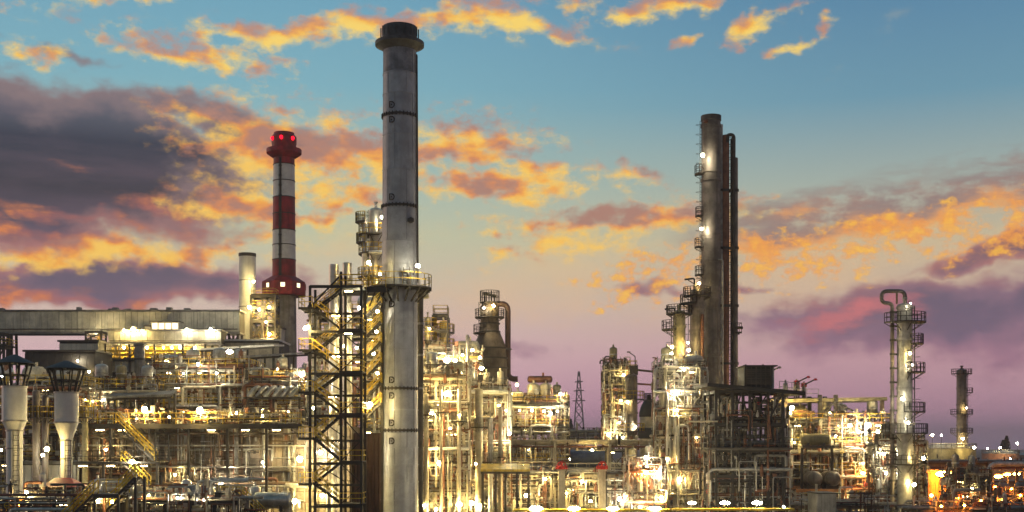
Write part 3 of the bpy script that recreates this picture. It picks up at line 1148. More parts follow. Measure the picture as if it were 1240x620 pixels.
def banded_stack():
    D = 255
    A = At(D)
    cx, s = A.x(344), A.s
    A.z = At(252.8).z
    t = thing('chimney_stack', uniq('red and white banded chimney with a red octagonal cabin round its shaft'), 'chimney', (cx, D, 0))
    w = lambda py: (12.3 + (py - 160) * .0105) * s
    bands = [(158, 197, 'red_paint'), (197, 217, 'white_paint'), (217, 237, 'white_paint'), (237, 257, 'red_paint'), (257, 277, 'red_paint'), (277, 295, 'white_paint'), (295, 313, 'white_paint'), (313, 338, 'red_paint'),
             (355, 385, 'concrete'), (385, 420, 'concrete'), (420, 480, 'concrete'), (480, 610.5, 'concrete')]
    for a, b, m in bands:
        MB().lathe(cx, D, [(w(b), max(0, A.z(b))), (w(a), A.z(a))], 32).build('shaft_band', m, t)
        if m != 'concrete' and a > 160:
            z = A.z(a)
            MB().lathe(cx, D, [(w(a) - .02, z - .08), (w(a) + .09, z - .08), (w(a) + .09, z + .08), (w(a) - .02, z + .08)], 32).build('joint_ring', 'dark_steel', t)
    MB().lathe(cx, D, [(w(158), A.z(158)), (w(158) * .8, A.z(158)), (w(158) * .8, A.z(168)), (0, A.z(168))], 32).build('rim', 'dark_steel', t)
    MB().lathe(cx, D, [(w(190), A.z(189)), (20 * s, A.z(184)), (21 * s, A.z(183)), (21 * s, A.z(178)), (w(178), A.z(177))], 32).build('crown_walkway', 'red_paint', t)
    MB().lathe(cx, D, [(14 * s, A.z(177)), (15 * s, A.z(170)), (15 * s, A.z(163)), (12.5 * s, A.z(160))], 32).build('beacon_collar', 'red_paint', t)
    for k, a in enumerate((-142, -92, -38)):
        q = Vector((cx + 15.6 * s * cos(radians(a)), D + 15.6 * s * sin(radians(a)), A.z(166.5)))
        bc = place('beacon', 'lens', 'red_beacon', t, q, (.34, .34, .42))
        MB().tube([q - Vector((0, 0, .9)), q - Vector((0, 0, .3))], .3, 8).build('beacon_base', 'dark_steel', bc) if False else None
    # cable ladder up the front
    bar('cable_tray', (cx - 2.2 * s, D - w(320) - .05, A.z(334)), (cx - 2.2 * s, D - w(190) - .05, A.z(190)), .3, .14, 'dark_steel', t)
    for py in range(200, 335, 12):
        bar('tray_clamp', (cx - 4.4 * s, D - w(py) - .0, A.z(py)), (cx - 0.2 * s, D - w(py) - .0, A.z(py)), .16, .2, 'dark_steel', t)
    ladder(cx, D, w(320) - .1, -98, A.z(355), A.z(185), t, cage=False)
    # octagonal cabin with lit windows
    r0, r1 = 15 * s, 27.5 * s
    a0 = pi / 8 + .12
    def octa(r): return [(cx + r * cos(a0 + k * pi / 4), D + r * sin(a0 + k * pi / 4)) for k in range(8)]
    prof = [(14.5, 357), (26.8, 357), (27.5, 355.5), (27.5, 341), (14.5, 333)]
    vs, fs = [], []
    for r, py in prof:
        vs += [(x, y, A.z(py)) for x, y in octa(r * s)]
    for i in range(len(prof) - 1):
        fs += [(i * 8 + k, i * 8 + (k + 1) % 8, i * 8 + 8 + (k + 1) % 8, i * 8 + 8 + k) for k in range(8)]
    cab = MB().add(vs, fs).build('cabin', 'red_paint', t, smooth=False)
    o = octa(27.5 * s)
    for k in range(8):
        pa, pb = Vector((*o[k], 0)), Vector((*o[(k + 1) % 8], 0))
        mid = (pa + pb) / 2
        nrm = (mid - Vector((cx, D, 0))).normalized()
        if nrm.y > .4: continue
        tg = (pb - pa).normalized()
        c = mid + Vector((0, 0, A.z(346))) + nrm * .04
        hw, hh = .52, .52
        vs = [c + tg * i * hw + Vector((0, 0, j * hh)) for i, j in ((-1, -1), (1, -1), (1, 1), (-1, 1))]
        wn_ = MB().add(vs, [(0, 1, 2, 3)]).build('window', 'bright_window', cab, smooth=False)
        b = MB()
        for q in range(4):
            b.bar(vs[q], vs[(q + 1) % 4], .14)
        b.build('window_frame', 'red_paint', cab, smooth=False)


banded_stack()

# plain pale stub chimney beside it
A = At(242)
cx, s = A.x(299.5), A.s
t = thing('chimney_stack', uniq('short plain pale grey chimney left of the banded chimney'), 'chimney', (cx, 242, 0))
for a, b in ((309, 340), (340, 372), (372, 400), (400, 470), (470, 614.4)):
    MB().lathe(cx, 242, [(10 * s, max(0, A.z(b))), (10 * s, A.z(a))], 28).build('shell_course', 'white_paint', t)
MB().lathe(cx, 242, [(10 * s, A.z(311)), (10.5 * s, A.z(310.5)), (10.5 * s, A.z(307)), (9 * s, A.z(307)), (9 * s, A.z(314)), (0, A.z(314))], 28).build('rim', 'dark_steel', t)
for py in (340, 372):
    MB().lathe(cx, 242, [(10 * s - .02, A.z(py) - .08), (10 * s + .07, A.z(py) - .08), (10 * s + .07, A.z(py) + .08), (10 * s - .02, A.z(py) + .08)], 28).build('joint_ring', 'grey_paint', t)

# lit steel stair tower and plinth between the two chimneys
A = At(236)
t = thing('stair_tower', uniq('small floodlit steel tower between the pale chimney and the banded chimney'), 'tower', (A.x(318), 238, 0))
steel_frame(t, [A.x(304), A.x(318), A.x(333)], [236, 240], [0, A.z(440), A.z(410), A.z(388), A.z(372), A.z(357)], 'dark_steel', .4, .4, 'x', 5, decks=(2, 3, 4, 5), braces=.9)
pipework(t, A.x(305), A.x(332), 235.8, 240, A.z(412), A.z(358), 12, 6)
t = thing('plant_room', uniq('grey plinth block under the small floodlit tower'), 'building', (A.x(305), 244, 0))
MB().box(A.x(289), A.x(328), 246.5, 250.5, 0, A.z(391)).build('wall', 'gallery_panel', t, smooth=False)
MB().box(A.x(287), A.x(330), 246.2, 250.8, A.z(391), A.z(389)).build('roof', 'dark_steel', t, smooth=False)
for k in range(6):
    bar('pilaster', (A.x(292 + k * 6.5), 246.4, 0), (A.x(292 + k * 6.5), 246.4, A.z(391)), .3, .18, 'grey_paint', t)


# ================================================================== CONVEYOR GALLERIES ON THE LEFT
def gallery(label, D, pxa, pxb, pyt, pyb, depth, pitch, mat='gallery_panel', legs=(), name='conveyor_gallery', roof='grey_paint'):
    A = At(D)
    x0, x1, z0, z1 = A.x(pxa), A.x(pxb), A.z(pyb), A.z(pyt)
    t = thing(name, uniq(label), 'gallery', ((x0 + x1) / 2, D + depth / 2, 0))
    n = max(3, round((pxb - pxa) / pitch))
    w = (x1 - x0) / n
    MB().box(x0, x1, D + .12, D + depth, z0, z1).build('body', 'dark_wall', t, smooth=False)
    for i in range(n):
        place('wall_panel', 'panel', mat, t, (x0 + (i + .5) * w, D, (z0 + z1) / 2), (w * .95, .22, (z1 - z0) * .97))
    MB().box(x0 - .2, x1 + .2, D - .35, D + depth + .3, z1, z1 + .28).build('roof_edge', roof, t, smooth=False)
    MB().box(x0 - .1, x1 + .1, D - .25, D + depth + .1, z0 - .3, z0 - .003).build('floor_beam', roof, t, smooth=False)
    rg = random.Random(n)
    for k in range(n // 5):
        x = rg.uniform(x0 + 1, x1 - 1)
        w_ = rg.uniform(.4, 1.4)
        MB().box(x, x + w_, D + .5, D + 1.6, z1 + .28, z1 + .28 + rg.uniform(.25, .6)).build('roof_vent', roof, t, smooth=False)
    rod('wall_pipe', (x0 + .3, D - .28, z0 + .5), (x1 - .3, D - .28, z0 + .5), .09, 'dark_steel', t)
    for px in legs:
        x = A.x(px)
        for yy in (D + .5, D + depth - .5):
            for dx_ in (-1.0, 1.0):
                bar('trestle_leg', (x + dx_ * 1.6, yy, 0), (x + dx_ * .8, yy, z0 - .3), .4, .4, 'dark_steel', t)
        k, z = 0, 2.0
        while z < z0 - 4:
            bar('trestle_brace', (x - 1.5, D + .5, z), (x + 1.2, D + .5, z + 4), .22, .22, 'dark_steel', t)
            bar('trestle_brace', (x + 1.5, D + .5, z), (x - 1.2, D + .5, z + 4), .22, .22, 'dark_steel', t)
            z += 4.5
    return t


gallery('long grey panelled conveyor gallery running to the pale chimney', 230, -210, 290, 377, 402, 4.5, 7.2, legs=(-150, 4, 290 - 8))
gallery('short grey panelled gallery below the long conveyor gallery', 223, 131, 268, 401, 416, 4.0, 7.0, legs=(138, 262))
# roof lantern of lit panes on the short gallery
A = At(224)
t = thing('roof_lantern', uniq('bright row of lit panes on top of the short gallery'), 'window', (A.x(197), 225, A.z(400) + .29))
MB().box(A.x(181), A.x(215), 225, 227.5, A.z(400) + .29, A.z(389)).build('frame', 'grey_paint', t, smooth=False)
for k in range(4):
    xa, xb = A.x(182 + k * 8.2), A.x(189 + k * 8.2)
    MB().add([(xa, 224.97, A.z(398)), (xb, 224.97, A.z(398)), (xb, 224.97, A.z(390.5)), (xa, 224.97, A.z(390.5))], [(0, 1, 2, 3)]).build('pane', 'bright_window', t, smooth=False)
MB().box(A.x(180), A.x(216), 224.6, 227.8, A.z(389), A.z(388)).build('roof', 'dark_steel', t, smooth=False)
t = thing('roof_hatch', uniq('small arched hatch left of the lit panes on the short gallery'), 'hatch', (A.x(177), 225, A.z(400) + .29))
MB().tube(fillet([(A.x(173), 224.6, A.z(400) + .29), (A.x(173), 224.6, A.z(394)), (A.x(182), 224.6, A.z(394)), (A.x(182), 224.6, A.z(400) + .29)], .8), .14, 8).build('arch', 'dark_steel', t)
MB().box(A.x(174), A.x(181), 224.7, 226, A.z(400) + .29, A.z(395.5)).build('cover', 'grey_paint', t, smooth=False)

# open floor lit yellow under the short gallery, and the pale building carrying it
A = At(221)
t = thing('loading_floor', uniq('open floor with yellow railings lit from above under the short gallery'), 'structure', (A.x(182), 223, 0))
x0, x1 = A.x(112), A.x(252)
MB().box(x0, x1, 219, 227.5, A.z(437.5), A.z(434.5)).build('floor_slab', 'dark_steel', t, smooth=False)
MB().box(x0 + .1, x1 - .1, 226.5, 227.2, A.z(434.4), A.z(417)).build('back_wall', 'yellow_paint', t, smooth=False)
for k in range(4):
    rail_mesh(MB(), [(x0 + .1, 219.1 + k * 1.6, A.z(434.5)), (x1 - .1, 219.1 + k * 1.6, A.z(434.5))], 1.35, .13, 2.2).build('handrail', 'yellow_paint', t, smooth=False)
for px in (113, 131, 160, 190, 224, 251):
    bar('post', (A.x(px), 219.6, 0), (A.x(px), 219.6, A.z(417.5)), .35, .35, 'dark_steel', t)
for k, px in enumerate((160, 224)):
    bar('brace', (A.x(px), 219.5, A.z(434)), (A.x(px + 14), 219.5, A.z(419)), .2, .2, 'dark_steel', t)
for k in range(5):
    xx = A.x(182 + k * 9)
    MB().box(xx, xx + 1.1, 222, 224, A.z(434.4), A.z(427)).build('machine_cover', 'grey_paint' if k % 2 else 'dark_steel', t, smooth=False)

A = At(221)
t = thing('process_building', uniq('pale panelled building under the open yellow floor'), 'building', (A.x(170), 225, 0))
x0, x1 = A.x(96), A.x(246)
MB().box(x0, x1, 220.2, 231, 0, A.z(437.8)).build('body', 'white_paint', t, smooth=False)
n = 20
w = (x1 - x0) / n
for i in range(n):
    place('wall_panel', 'panel', 'white_paint' if i > 5 else 'cream_paint', t, (x0 + (i + .5) * w, 220.1, (A.z(450) + A.z(438)) / 2), (w * .95, .2, A.z(438) - A.z(450)))
    place('wall_panel', 'panel', 'cream_paint', t, (x0 + (i + .5) * w, 220.1, (A.z(459) + A.z(500)) / 2), (w * .95, .2, A.z(459) - A.z(500)))
MB().box(x0 - .05, x1 + .05, 219.95, 220.15, A.z(458), A.z(451)).build('shutter_band', 'dark_steel', t, smooth=False)

t = thing('duct_stack', uniq('fat grey vertical duct standing in front of the open yellow floor'), 'duct', (A.x(169), 216, 0))
A = At(216)
MB().lathe(A.x(169), 216, [(.95, 0), (.95, A.z(455)), (1.02, A.z(455)), (1.02, A.z(453)), (.9, A.z(453)), (.9, A.z(419)), (1.15, A.z(418)), (1.15, A.z(416.5)), (0, A.z(416.5))], 20).build('shell', 'grey_paint', t)
MB().lathe(A.x(169), 216, [(.9, A.z(436.4)), (1.0, A.z(436)), (1.0, A.z(434)), (.9, A.z(433.6))], 20).build('flange', 'dark_steel', t)

# access tower where the galleries meet
A = At(228)
t = thing('access_tower', uniq('little stair tower with yellow deck under the long gallery'), 'tower', (A.x(124), 226, 0))
steel_frame(t, [A.x(112), A.x(130)], [224.5, 227.2], [0, A.z(440), A.z(414), A.z(403)], 'dark_steel', .35, .35, 'x', 4, decks=(2,), braces=1.0)
flight((A.x(113), 224.2, A.z(430)), (A.x(129), 224.2, A.z(414)), 1.0, t)
A = At(226)
t = thing('access_tower', uniq('dark trestle tower at the left edge under the long gallery'), 'tower', (A.x(4), 226, 0))
steel_frame(t, [A.x(-12), A.x(10)], [224, 227.5], [0, A.z(470), A.z(420), A.z(404)], 'dark_steel', .4, .35, 'x', 9, decks=(2,), braces=1.0, over=.8)

# dark sheds behind the vents
A = At(205)
def shed(label, D, pxa, pxb, pyt, depth, mat, ribs, roofmat='dark_steel', name='storage_shed'):
    A = At(D)
    t = thing(name, uniq(label), 'building', ((A.x(pxa) + A.x(pxb)) / 2, D + depth / 2, 0))
    x0, x1, zt = A.x(pxa), A.x(pxb), A.z(pyt)
    MB().box(x0, x1, D + .12, D + depth, 0, zt).build('body', 'dark_wall', t, smooth=False)
    w = (x1 - x0) / ribs
    for i in range(ribs):
        place('wall_panel', 'panel', mat, t, (x0 + (i + .5) * w, D, zt / 2), (w * .96, .22, zt * .98))
    MB().box(x0 - .25, x1 + .25, D - .4, D + depth + .2, zt, zt + .3).build('roof', roofmat, t, smooth=False)
    return t
shed('low black shed behind the two capped vents', 205, 30, 115, 426, 9, 'dark_wall', 9)
shed('pale ribbed shed peeping above the black shed', 216, 72, 119, 414, 6, 'gallery_panel', 12)
shed('cream flat roofed hall below the banded chimney', 226, 236, 338, 413, 10, 'cream_paint', 14, 'white_paint')

# ================================================================== CAPPED VENTS
def capped_vent(label, D, px, half, cap_half, py, thin=.66):
    """py: cap tip, cap rim, shell top, cone top, cone foot"""
    A = At(D)
    s, cx = A.s, A.x(px)
    t = thing('vent_stack', uniq(label), 'vent', (cx, D, 0))
    tip, rim, top_, cone, foot = py
    r, rp = half * s, half * thin * s
    MB().lathe(cx, D, [(rp * 1.0, 0), (rp, A.z(foot)), (rp * 1.02, A.z(foot))], 28).build('lower_pipe', 'white_paint', t)
    MB().lathe(cx, D, [(rp, A.z(foot)), (r, A.z(cone))], 28).build('cone', 'white_paint', t)
    MB().lathe(cx, D, [(r, A.z(cone)), (r, A.z(top_)), (r * .93, A.z(top_)), (r * .93, A.z(top_ + 6)), (0, A.z(top_ + 6))], 28).build('drum', 'white_paint', t)
    for q, rr in ((top_ + .6, r), (cone - .5, r), (foot + .5, rp), (foot + 22, rp)):
        MB().lathe(cx, D, [(rr - .01, A.z(q) - .07), (rr + .07, A.z(q) - .07), (rr + .07, A.z(q) + .07), (rr - .01, A.z(q) + .07)], 28).build('band', 'galvanised', t)
    R1 = cap_half * s
    MB().lathe(cx, D, [(R1 * .25, A.z(rim) + .25), (R1 * .97, A.z(rim) - .06), (R1, A.z(rim)), (R1 * .12, A.z(tip + .6)), (0, A.z(tip))], 12).build('rain_cap', 'blue_cap', t)
    for k in range(12):
        a = 2 * pi * k / 12 + .15
        bar('cap_strut', (cx + r * .95 * cos(a), D + r * .95 * sin(a), A.z(top_)), (cx + R1 * .82 * cos(a), D + R1 * .82 * sin(a), A.z(rim) - .1), .11, .11, 'black_steel', t)
    MB().lathe(cx, D, [(r * 1.22, A.z((top_ + rim) / 2 + 1)), (r * 1.27, A.z((top_ + rim) / 2 + 1)), (r * 1.27, A.z((top_ + rim) / 2 - .5)), (r * 1.22, A.z((top_ + rim) / 2 - .5))], 16).build('strut_hoop', 'black_steel', t)
    for k in range(12):
        a = 2 * pi * k / 12 + .15
        bar('cap_rib', (cx + R1 * .25 * cos(a), D + R1 * .25 * sin(a), A.z(rim) + .02), (cx + R1 * .9 * cos(a), D + R1 * .9 * sin(a), A.z(rim) - .1), .08, .1, 'black_steel', t)
    ladder(cx, D, rp, -60, .5, A.z(foot), t, cage=False)
    return t


capped_vent('white capped vent stack at the left edge of the picture', 112, 17.5, 14.5, 25, (429, 440, 468, 510, 521))
capped_vent('white capped vent stack, second from the left edge, with blue cone cap', 110, 80.5, 14, 26, (436.5, 446.5, 475, 512, 533), .48)


# ================================================================== HEATER BOX WITH PANELLED WALL
A = At(134)
x0, x1, zt = A.x(96), A.x(424), A.z(516)
t = thing('furnace_block', uniq('long panelled furnace wall below the railed deck left of the stair tower'), 'furnace', ((x0 + x1) / 2, 139, 0))
MB().box(x0, x1, 134.2, 144, 0, zt).build('casing', 'brown_steel', t, smooth=False)
nc, nr = 24, 12
w, h = (x1 - x0) / nc, zt / nr
for i in range(nc):
    for j in range(nr):
        place('panel', 'panel', 'heater_panel', t, (x0 + (i + .5) * w, 134.1, (j + .5) * h), (w * .95, .24, h * .95))
for i in range(1, nc, 2):
    x = x0 + i * w
    bar('buckstay', (x, 133.8, 0), (x, 133.8, zt - .02), .3, .34, 'brown_steel' if i % 4 == 1 else 'grey_paint', t)
for px, w_ in ((288, 5.5), (352, 4), (321, 4.5), (357, 5), (262, 3)):
    rod('downpipe', (A.x(px), 133.2, 0), (A.x(px), 133.2, zt - .1), w_ * A.s / 2, 'galvanised', t)
for px in (219, 223, 227, 231):
    pipe([(A.x(px), 132.9, A.z(572)), (A.x(px), 132.9, A.z(508)), (A.x(px), 133.6, A.z(507))], .11, 'galvanised', t)
pipe([(A.x(235), 133.0, A.z(567)), (A.x(256), 133.0, A.z(567)), (A.x(256), 133.0, A.z(640))], .16, 'cream_paint', t)
pipe([(A.x(350), 132, A.z(586.5)), (A.x(401), 132, A.z(590)), (A.x(401), 132, 0)], .26, 'galvanised', t)
for px in (111, 131, 148, 176, 204):
    pipe([(A.x(px), 132.8, 0), (A.x(px), 132.8, A.z(522))], R.uniform(.09, .2), R.choice(('rust_pipe', 'galvanised', 'brown_steel')), t)
deck(A.x(94), A.x(372), 130.4, 134.4, A.z(514), t, 'dark_steel', 'yellow_paint', 'fl', .5, 1.15)
for px in range(100, 372, 26):
    bar('deck_bracket', (A.x(px), 133.9, A.z(527)), (A.x(px), 130.6, A.z(517)), .18, .18, 'dark_steel', t)
for px in range(100, 376, 46):
    bar('deck_post', (A.x(px), 130.7, 0), (A.x(px), 130.7, A.z(517)), .26, .26, 'dark_steel', t)
flight((A.x(203), 129.0, A.z(558)), (A.x(158), 129.0, A.z(514)), 1.3, t)
flight((A.x(170), 127.4, A.z(558)), (A.x(200), 127.4, A.z(588)), 1.3, t)
deck(A.x(108), A.x(216), 127.0, 130.3, A.z(558), t, 'dark_steel', 'dark_steel', 'fb')
for px in (112, 150, 212):
    bar('deck_post', (A.x(px), 127.3, 0), (A.x(px), 127.3, A.z(559)), .24, .24, 'dark_steel', t)
b = MB()
for k in range(11):
    z = A.z(524 + k * 3.4)
    b.bar((A.x(200), 130.2, z), (A.x(216), 130.2, z), .05)
b.bar((A.x(200), 130.2, A.z(524)), (A.x(200), 130.2, A.z(560)), .12)
b.bar((A.x(216), 130.2, A.z(524)), (A.x(216), 130.2, A.z(560)), .12)
b.build('louvre_screen', 'black_steel', t, smooth=False)
clutter(t, A.x(97), A.x(372), 130.6, 133.6, A.z(513), A.z(497), 150, 5)
clutter(t, A.x(97), A.x(372), 132.6, 133.8, A.z(640), A.z(520), 230, 6, ('galvanised', 'dark_steel', 'rust_pipe', 'brown_steel'), rmax=.08)
pipework(t, A.x(100), A.x(372), 132.3, 133.4, A.z(640), A.z(522), 46, 61, ('galvanised', 'brown_steel', 'rust_pipe', 'cladding', 'dark_steel'), rmax=.17, vert=.65)
deck_fill_lights(t, A.x(97), A.x(372), 131, (A.z(517),), 4.2, 8, .85)  # strips added under the deck to brighten the dark wall
deck_fill_lights(t, A.x(108), A.x(216), 127.5, (A.z(559),), 3.6, 9, .9)  # more added fill, under the lower deck
# dark corrugated duct next to the chimney
t = thing('flue_duct', uniq('dark corrugated flue duct between the stair tower and the grey chimney'), 'duct', (A.x(443), 138, 0))
MB().box(A.x(425.3), A.x(461), 136.4, 142, 0, A.z(524)).build('casing', 'dark_duct', t, smooth=False)
for k in range(8):
    bar('rib', (A.x(427.5 + k * 4.4), 136.3, 0), (A.x(427.5 + k * 4.4), 136.3, A.z(524.4)), .2, .22, 'dark_duct', t)

# ================================================================== STAIR TOWER BESIDE THE GREY CHIMNEY
A = At(127)
t = thing('stair_tower', uniq('tall dark zigzag stair tower with yellow handrails left of the grey chimney'), 'tower', (A.x(405), 129, 0))
PX = (375.5, 413, 437.5)
LV = (346, 372, 398, 423, 449, 474, 500, 530, 558, 585, 610)
tops = {375.5: 346, 413: 329, 437.5: 346}
for px in PX:
    for yy in (127, 130.4):
        bar('post', (A.x(px), yy, 0), (A.x(px), yy, A.z(tops[px])), .25, .25, 'black_steel', t)
for k, py in enumerate(LV):
    z = A.z(py)
    right = k % 2 == 0
    if right:
        deck(A.x(411), A.x(439), 126.8, 130.6, z, t, 'black_steel', 'yellow_paint', 'fr', .24)
    else:
        deck(A.x(361.5), A.x(379), 126.8, 130.6, z, t, 'black_steel', 'yellow_paint', 'fl', .24)
    if k:
        for yy in (127, 130.4):
            bar('beam', (A.x(375.5), yy, z - .3), (A.x(437.5), yy, z - .3), .16, .24, 'black_steel', t) if k % 2 == 0 or yy > 129 else None
    if k + 1 < len(LV):
        zb = A.z(LV[k + 1])
        if right:
            flight((A.x(412), 128.9, z), (A.x(378), 128.9, zb), 1.2, t, 'black_steel')
        else:
            flight((A.x(378), 127.2, z), (A.x(412), 127.2, zb), 1.2, t, 'black_steel')
        if right and k > 0:
            bar('brace', (A.x(413), 126.9, z - .3), (A.x(437.5), 126.9, zb), .11, .11, 'black_steel', t)
            bar('brace', (A.x(375.5), 130.5, z - .3), (A.x(413), 130.5, zb), .11, .11, 'black_steel', t)
        elif not right:
            bar('brace', (A.x(437.5), 126.9, z - .3), (A.x(413), 126.9, zb), .11, .11, 'black_steel', t)
bar('brace', (A.x(375.5), 127, A.z(372)), (A.x(413), 127, A.z(333)), .16, .16, 'black_steel', t)
bar('beam', (A.x(375.5), 127, A.z(347)), (A.x(437.5), 127, A.z(347)), .2, .3, 'black_steel', t)
deck_fill_lights(t, A.x(412), A.x(438), 127.5, [A.z(q) for q in (346, 398, 449, 500, 558)], 3, 4, .8)  # strips added under the landings to bring out the yellow rails
deck_fill_lights(t, A.x(378), A.x(411), 130.0, [A.z(q) for q in (372, 423, 474, 530, 585)], 4, 5, 1.0)
# bridge deck from the tower to the ring walkway of the chimney
A = At(130)
deck(A.x(404), A.x(467), 130.7, 134.0, A.z(346.4), t, 'black_steel', 'yellow_paint', 'fb', .55, 1.35)
for k in range(3):
    bar('brace', (A.x(437.5 + k * 9), 131, A.z(373 - k * 4)), (A.x(446 + k * 8), 131, A.z(349)), .16, .16, 'black_steel', t)
# second stair close against the chimney
t = thing('stair_tower', uniq('narrow stair squeezed between the zigzag stair tower and the grey chimney'), 'tower', (A.x(449), 134, 0))
A = At(132.5)
for px in (438.5, 461):
    bar('post', (A.x(px), 133.9, 0), (A.x(px), 133.9, A.z(352)), .26, .26, 'dark_steel', t)
for k in range(6):
    py = 388 + 24.5 * k
    flight((A.x(438.5), 132.5, A.z(py)), (A.x(461), 132.5, A.z(py - 23)), 1.2, t)
    bar('beam', (A.x(438.5), 133.9, A.z(py)), (A.x(461), 133.9, A.z(py)), .14, .2, 'dark_steel', t)

# two slim silver risers behind the stairs, and the lit column beyond
column('slim silver riser behind the stair tower, the left one', 404.5, 134, 12, 319, 'cladding', name='riser', neck=False, head=.15)
column('slim silver riser behind the stair tower, the right one', 420.5, 135, 11, 317, 'cladding', name='riser', neck=False, head=.15)
column('floodlit silver column peeping out behind the grey chimney', 455, 150, 16, 250, 'cladding', rings=(272, 300), plats=((283, 120, 300, 1.3), (306, 120, 300, 1.3), (335, 120, 300, 1.4)), lad=205)
column('thin pipe column left of the floodlit column behind the chimney', 441.5, 149, 6.5, 262, 'cladding', plats=((268, 100, 280, .8), (293, 100, 280, .7)), name='riser', head=.4)
A = At(148)
t = thing('overhead_pipe', uniq('bent pale pipe crossing in front of the floodlit column behind the chimney'), 'pipe', (A.x(450), 147, 0))
pipe([(A.x(448), 147, A.z(307)), (A.x(469), 147, A.z(307)), (A.x(471), 147, 0)], .22, 'galvanised', t)
t = thing('flue_riser', uniq('dark vertical duct hugging the right side of the grey chimney'), 'duct', (At(139).x(509), 139, 0))
A = At(139)
MB().lathe(A.x(509), 139, [(.34, 0), (.34, A.z(358)), (.5, A.z(358)), (.5, A.z(356)), (0, A.z(356))], 16).build('shell', 'dark_steel', t)
for py in (392, 430, 470):
    MB().lathe(A.x(509), 139, [(.34, A.z(py) - .12), (.45, A.z(py) - .1), (.45, A.z(py) + .1), (.34, A.z(py) + .12)], 16).build('flange', 'grey_paint', t)
b = MB().tube([A.p(512, 358), A.p(519, 357)], .4, 12)
b.build('elbow', 'cream_paint', t)

# ================================================================== CROWDED UNITS BEHIND THE FURNACE DECK
unit_block('low dark pipe unit left of centre behind the furnace deck', 'the dark pipe unit', 150, 98, 186, (515, 494, 472), 8, 4, 1, 'dark_steel', 44, 11, 9, 520)
unit_block('crowded silver pipe unit behind the middle of the furnace deck', 'the silver pipe unit', 154, 188, 300, (520, 494, 466, 447), 9, 5, 1, 'galvanised', 95, 12, 14, 515)
unit_block('pipe unit under the sheet canopy left of the stair tower', 'the unit under the sheet canopy', 152, 302, 378, (518, 492, 462), 9, 4, 1, 'galvanised', 56, 13, 9, 515)
unit_block('brown pipe unit in the shade behind the capped vents', 'the brown unit behind the vents', 140, -22, 93, (590, 560, 528, 496, 468), 8, 5, 1, 'brown_steel', 70, 14, 14, 640)
A = At(150)
def canopy(label, D, pxa, pxb, pya, pyb, depth, mat, posts, foot=0.0, thick=.25, name='canopy', n=12):
    """sheet roof whose front edge runs from (pxa, pya) to (pxb, pyb)"""
    A = At(D)
    t = thing(name, uniq(label), 'canopy', ((A.x(pxa) + A.x(pxb)) / 2, D + depth / 2, foot))
    for i in range(n):
        fa, fb = i / n, (i + .96) / n
        xa, xb = A.x(pxa + (pxb - pxa) * fa), A.x(pxa + (pxb - pxa) * fb)
        za, zb = A.z(pya + (pyb - pya) * fa), A.z(pya + (pyb - pya) * fb)
        b = MB().add([(xa, D, za), (xb, D, zb), (xb, D + depth, zb + .6), (xa, D + depth, za + .6), (xa, D, za + thick), (xb, D, zb + thick), (xb, D + depth, zb + .6 + thick), (xa, D + depth, za + .6 + thick)],
                     [(0, 3, 2, 1), (4, 5, 6, 7), (0, 1, 5, 4), (1, 2, 6, 5), (2, 3, 7, 6), (3, 0, 4, 7)])
        b.build('roof_sheet', mat, t, smooth=False)
    for px in posts:
        f = (px - pxa) / (pxb - pxa)
        z = A.z(pya + (pyb - pya) * f)
        bar('post', (A.x(px), D + .4, foot), (A.x(px), D + .4, z), .22, .22, 'dark_steel', t)
        bar('post', (A.x(px), D + depth - .4, foot), (A.x(px), D + depth - .4, z + .4), .22, .22, 'dark_steel', t)
    bar('eaves_beam', (A.x(pxa), D + .4, A.z(pya) - .14), (A.x(pxb), D + .4, A.z(pyb) - .14), .2, .25, 'dark_steel', t)
    return t
canopy('long pale sheet canopy below the banded chimney', 164, 296, 377, 433, 428, 7, 'galvanised', (298, 320, 345, 374))
canopy('dark low canopy over the pipe unit behind the vents', 147, 128, 206, 482, 480, 3, 'grey_paint', (130, 150, 178, 204), n=10)
canopy('bright white roof floodlit below the pale chimney', 176, 242, 332, 424, 419, 8, 'white_paint', (244, 286, 330))
A = At(158)
t = thing('equipment_house', uniq('dark clad box standing in the silver pipe unit'), 'building', (A.x(212), 160, 0))
MB().box(A.x(184), A.x(240), 165, 172, 0, A.z(459)).build('body', 'dark_wall', t, smooth=False)
for k in range(10):
    bar('rib', (A.x(186.5 + k * 5.8), 164.95, 0), (A.x(186.5 + k * 5.8), 164.95, A.z(459.5)), .12, .2, 'black_steel', t)
MB().box(A.x(183), A.x(241), 164.6, 172.3, A.z(459), A.z(457.5)).build('roof', 'black_steel', t, smooth=False)
# white tank hall behind the angled louvres
A = At(150)
t = thing('slanted_duct_bank', uniq('row of slanted silver ducts left of the stair tower'), 'duct', (A.x(335), 147, 0))
MB().box(A.x(302), A.x(370), 146.6, 149, A.z(484), A.z(482)).build('base_frame', 'dark_steel', t, smooth=False)
for k in range(6):
    xx = A.x(307 + k * 10)
    pipe([(xx - .1, 147.6, A.z(482)), (xx + .75, 147.6, A.z(471)), (xx + .75, 149.5, A.z(470))], .3, 'galvanised', t, 'duct', 10)
for px in (305, 336, 367):
    bar('post', (A.x(px), 147.5, 0), (A.x(px), 147.5, A.z(484)), .25, .25, 'dark_steel', t)
shed('pale hall wall behind the slanted silver ducts', 162, 306, 372, 455, 4, 'gallery_panel', 9, 'grey_paint')
unit_block('silver pipe structure glimpsed through the zigzag stair tower', 'the silver structure behind the stairs', 143, 379, 459, (520, 490, 462, 434, 406, 382), 5, 4, 1, 'galvanised', 60, 15, 10, 600, fine=260, lights=.35)

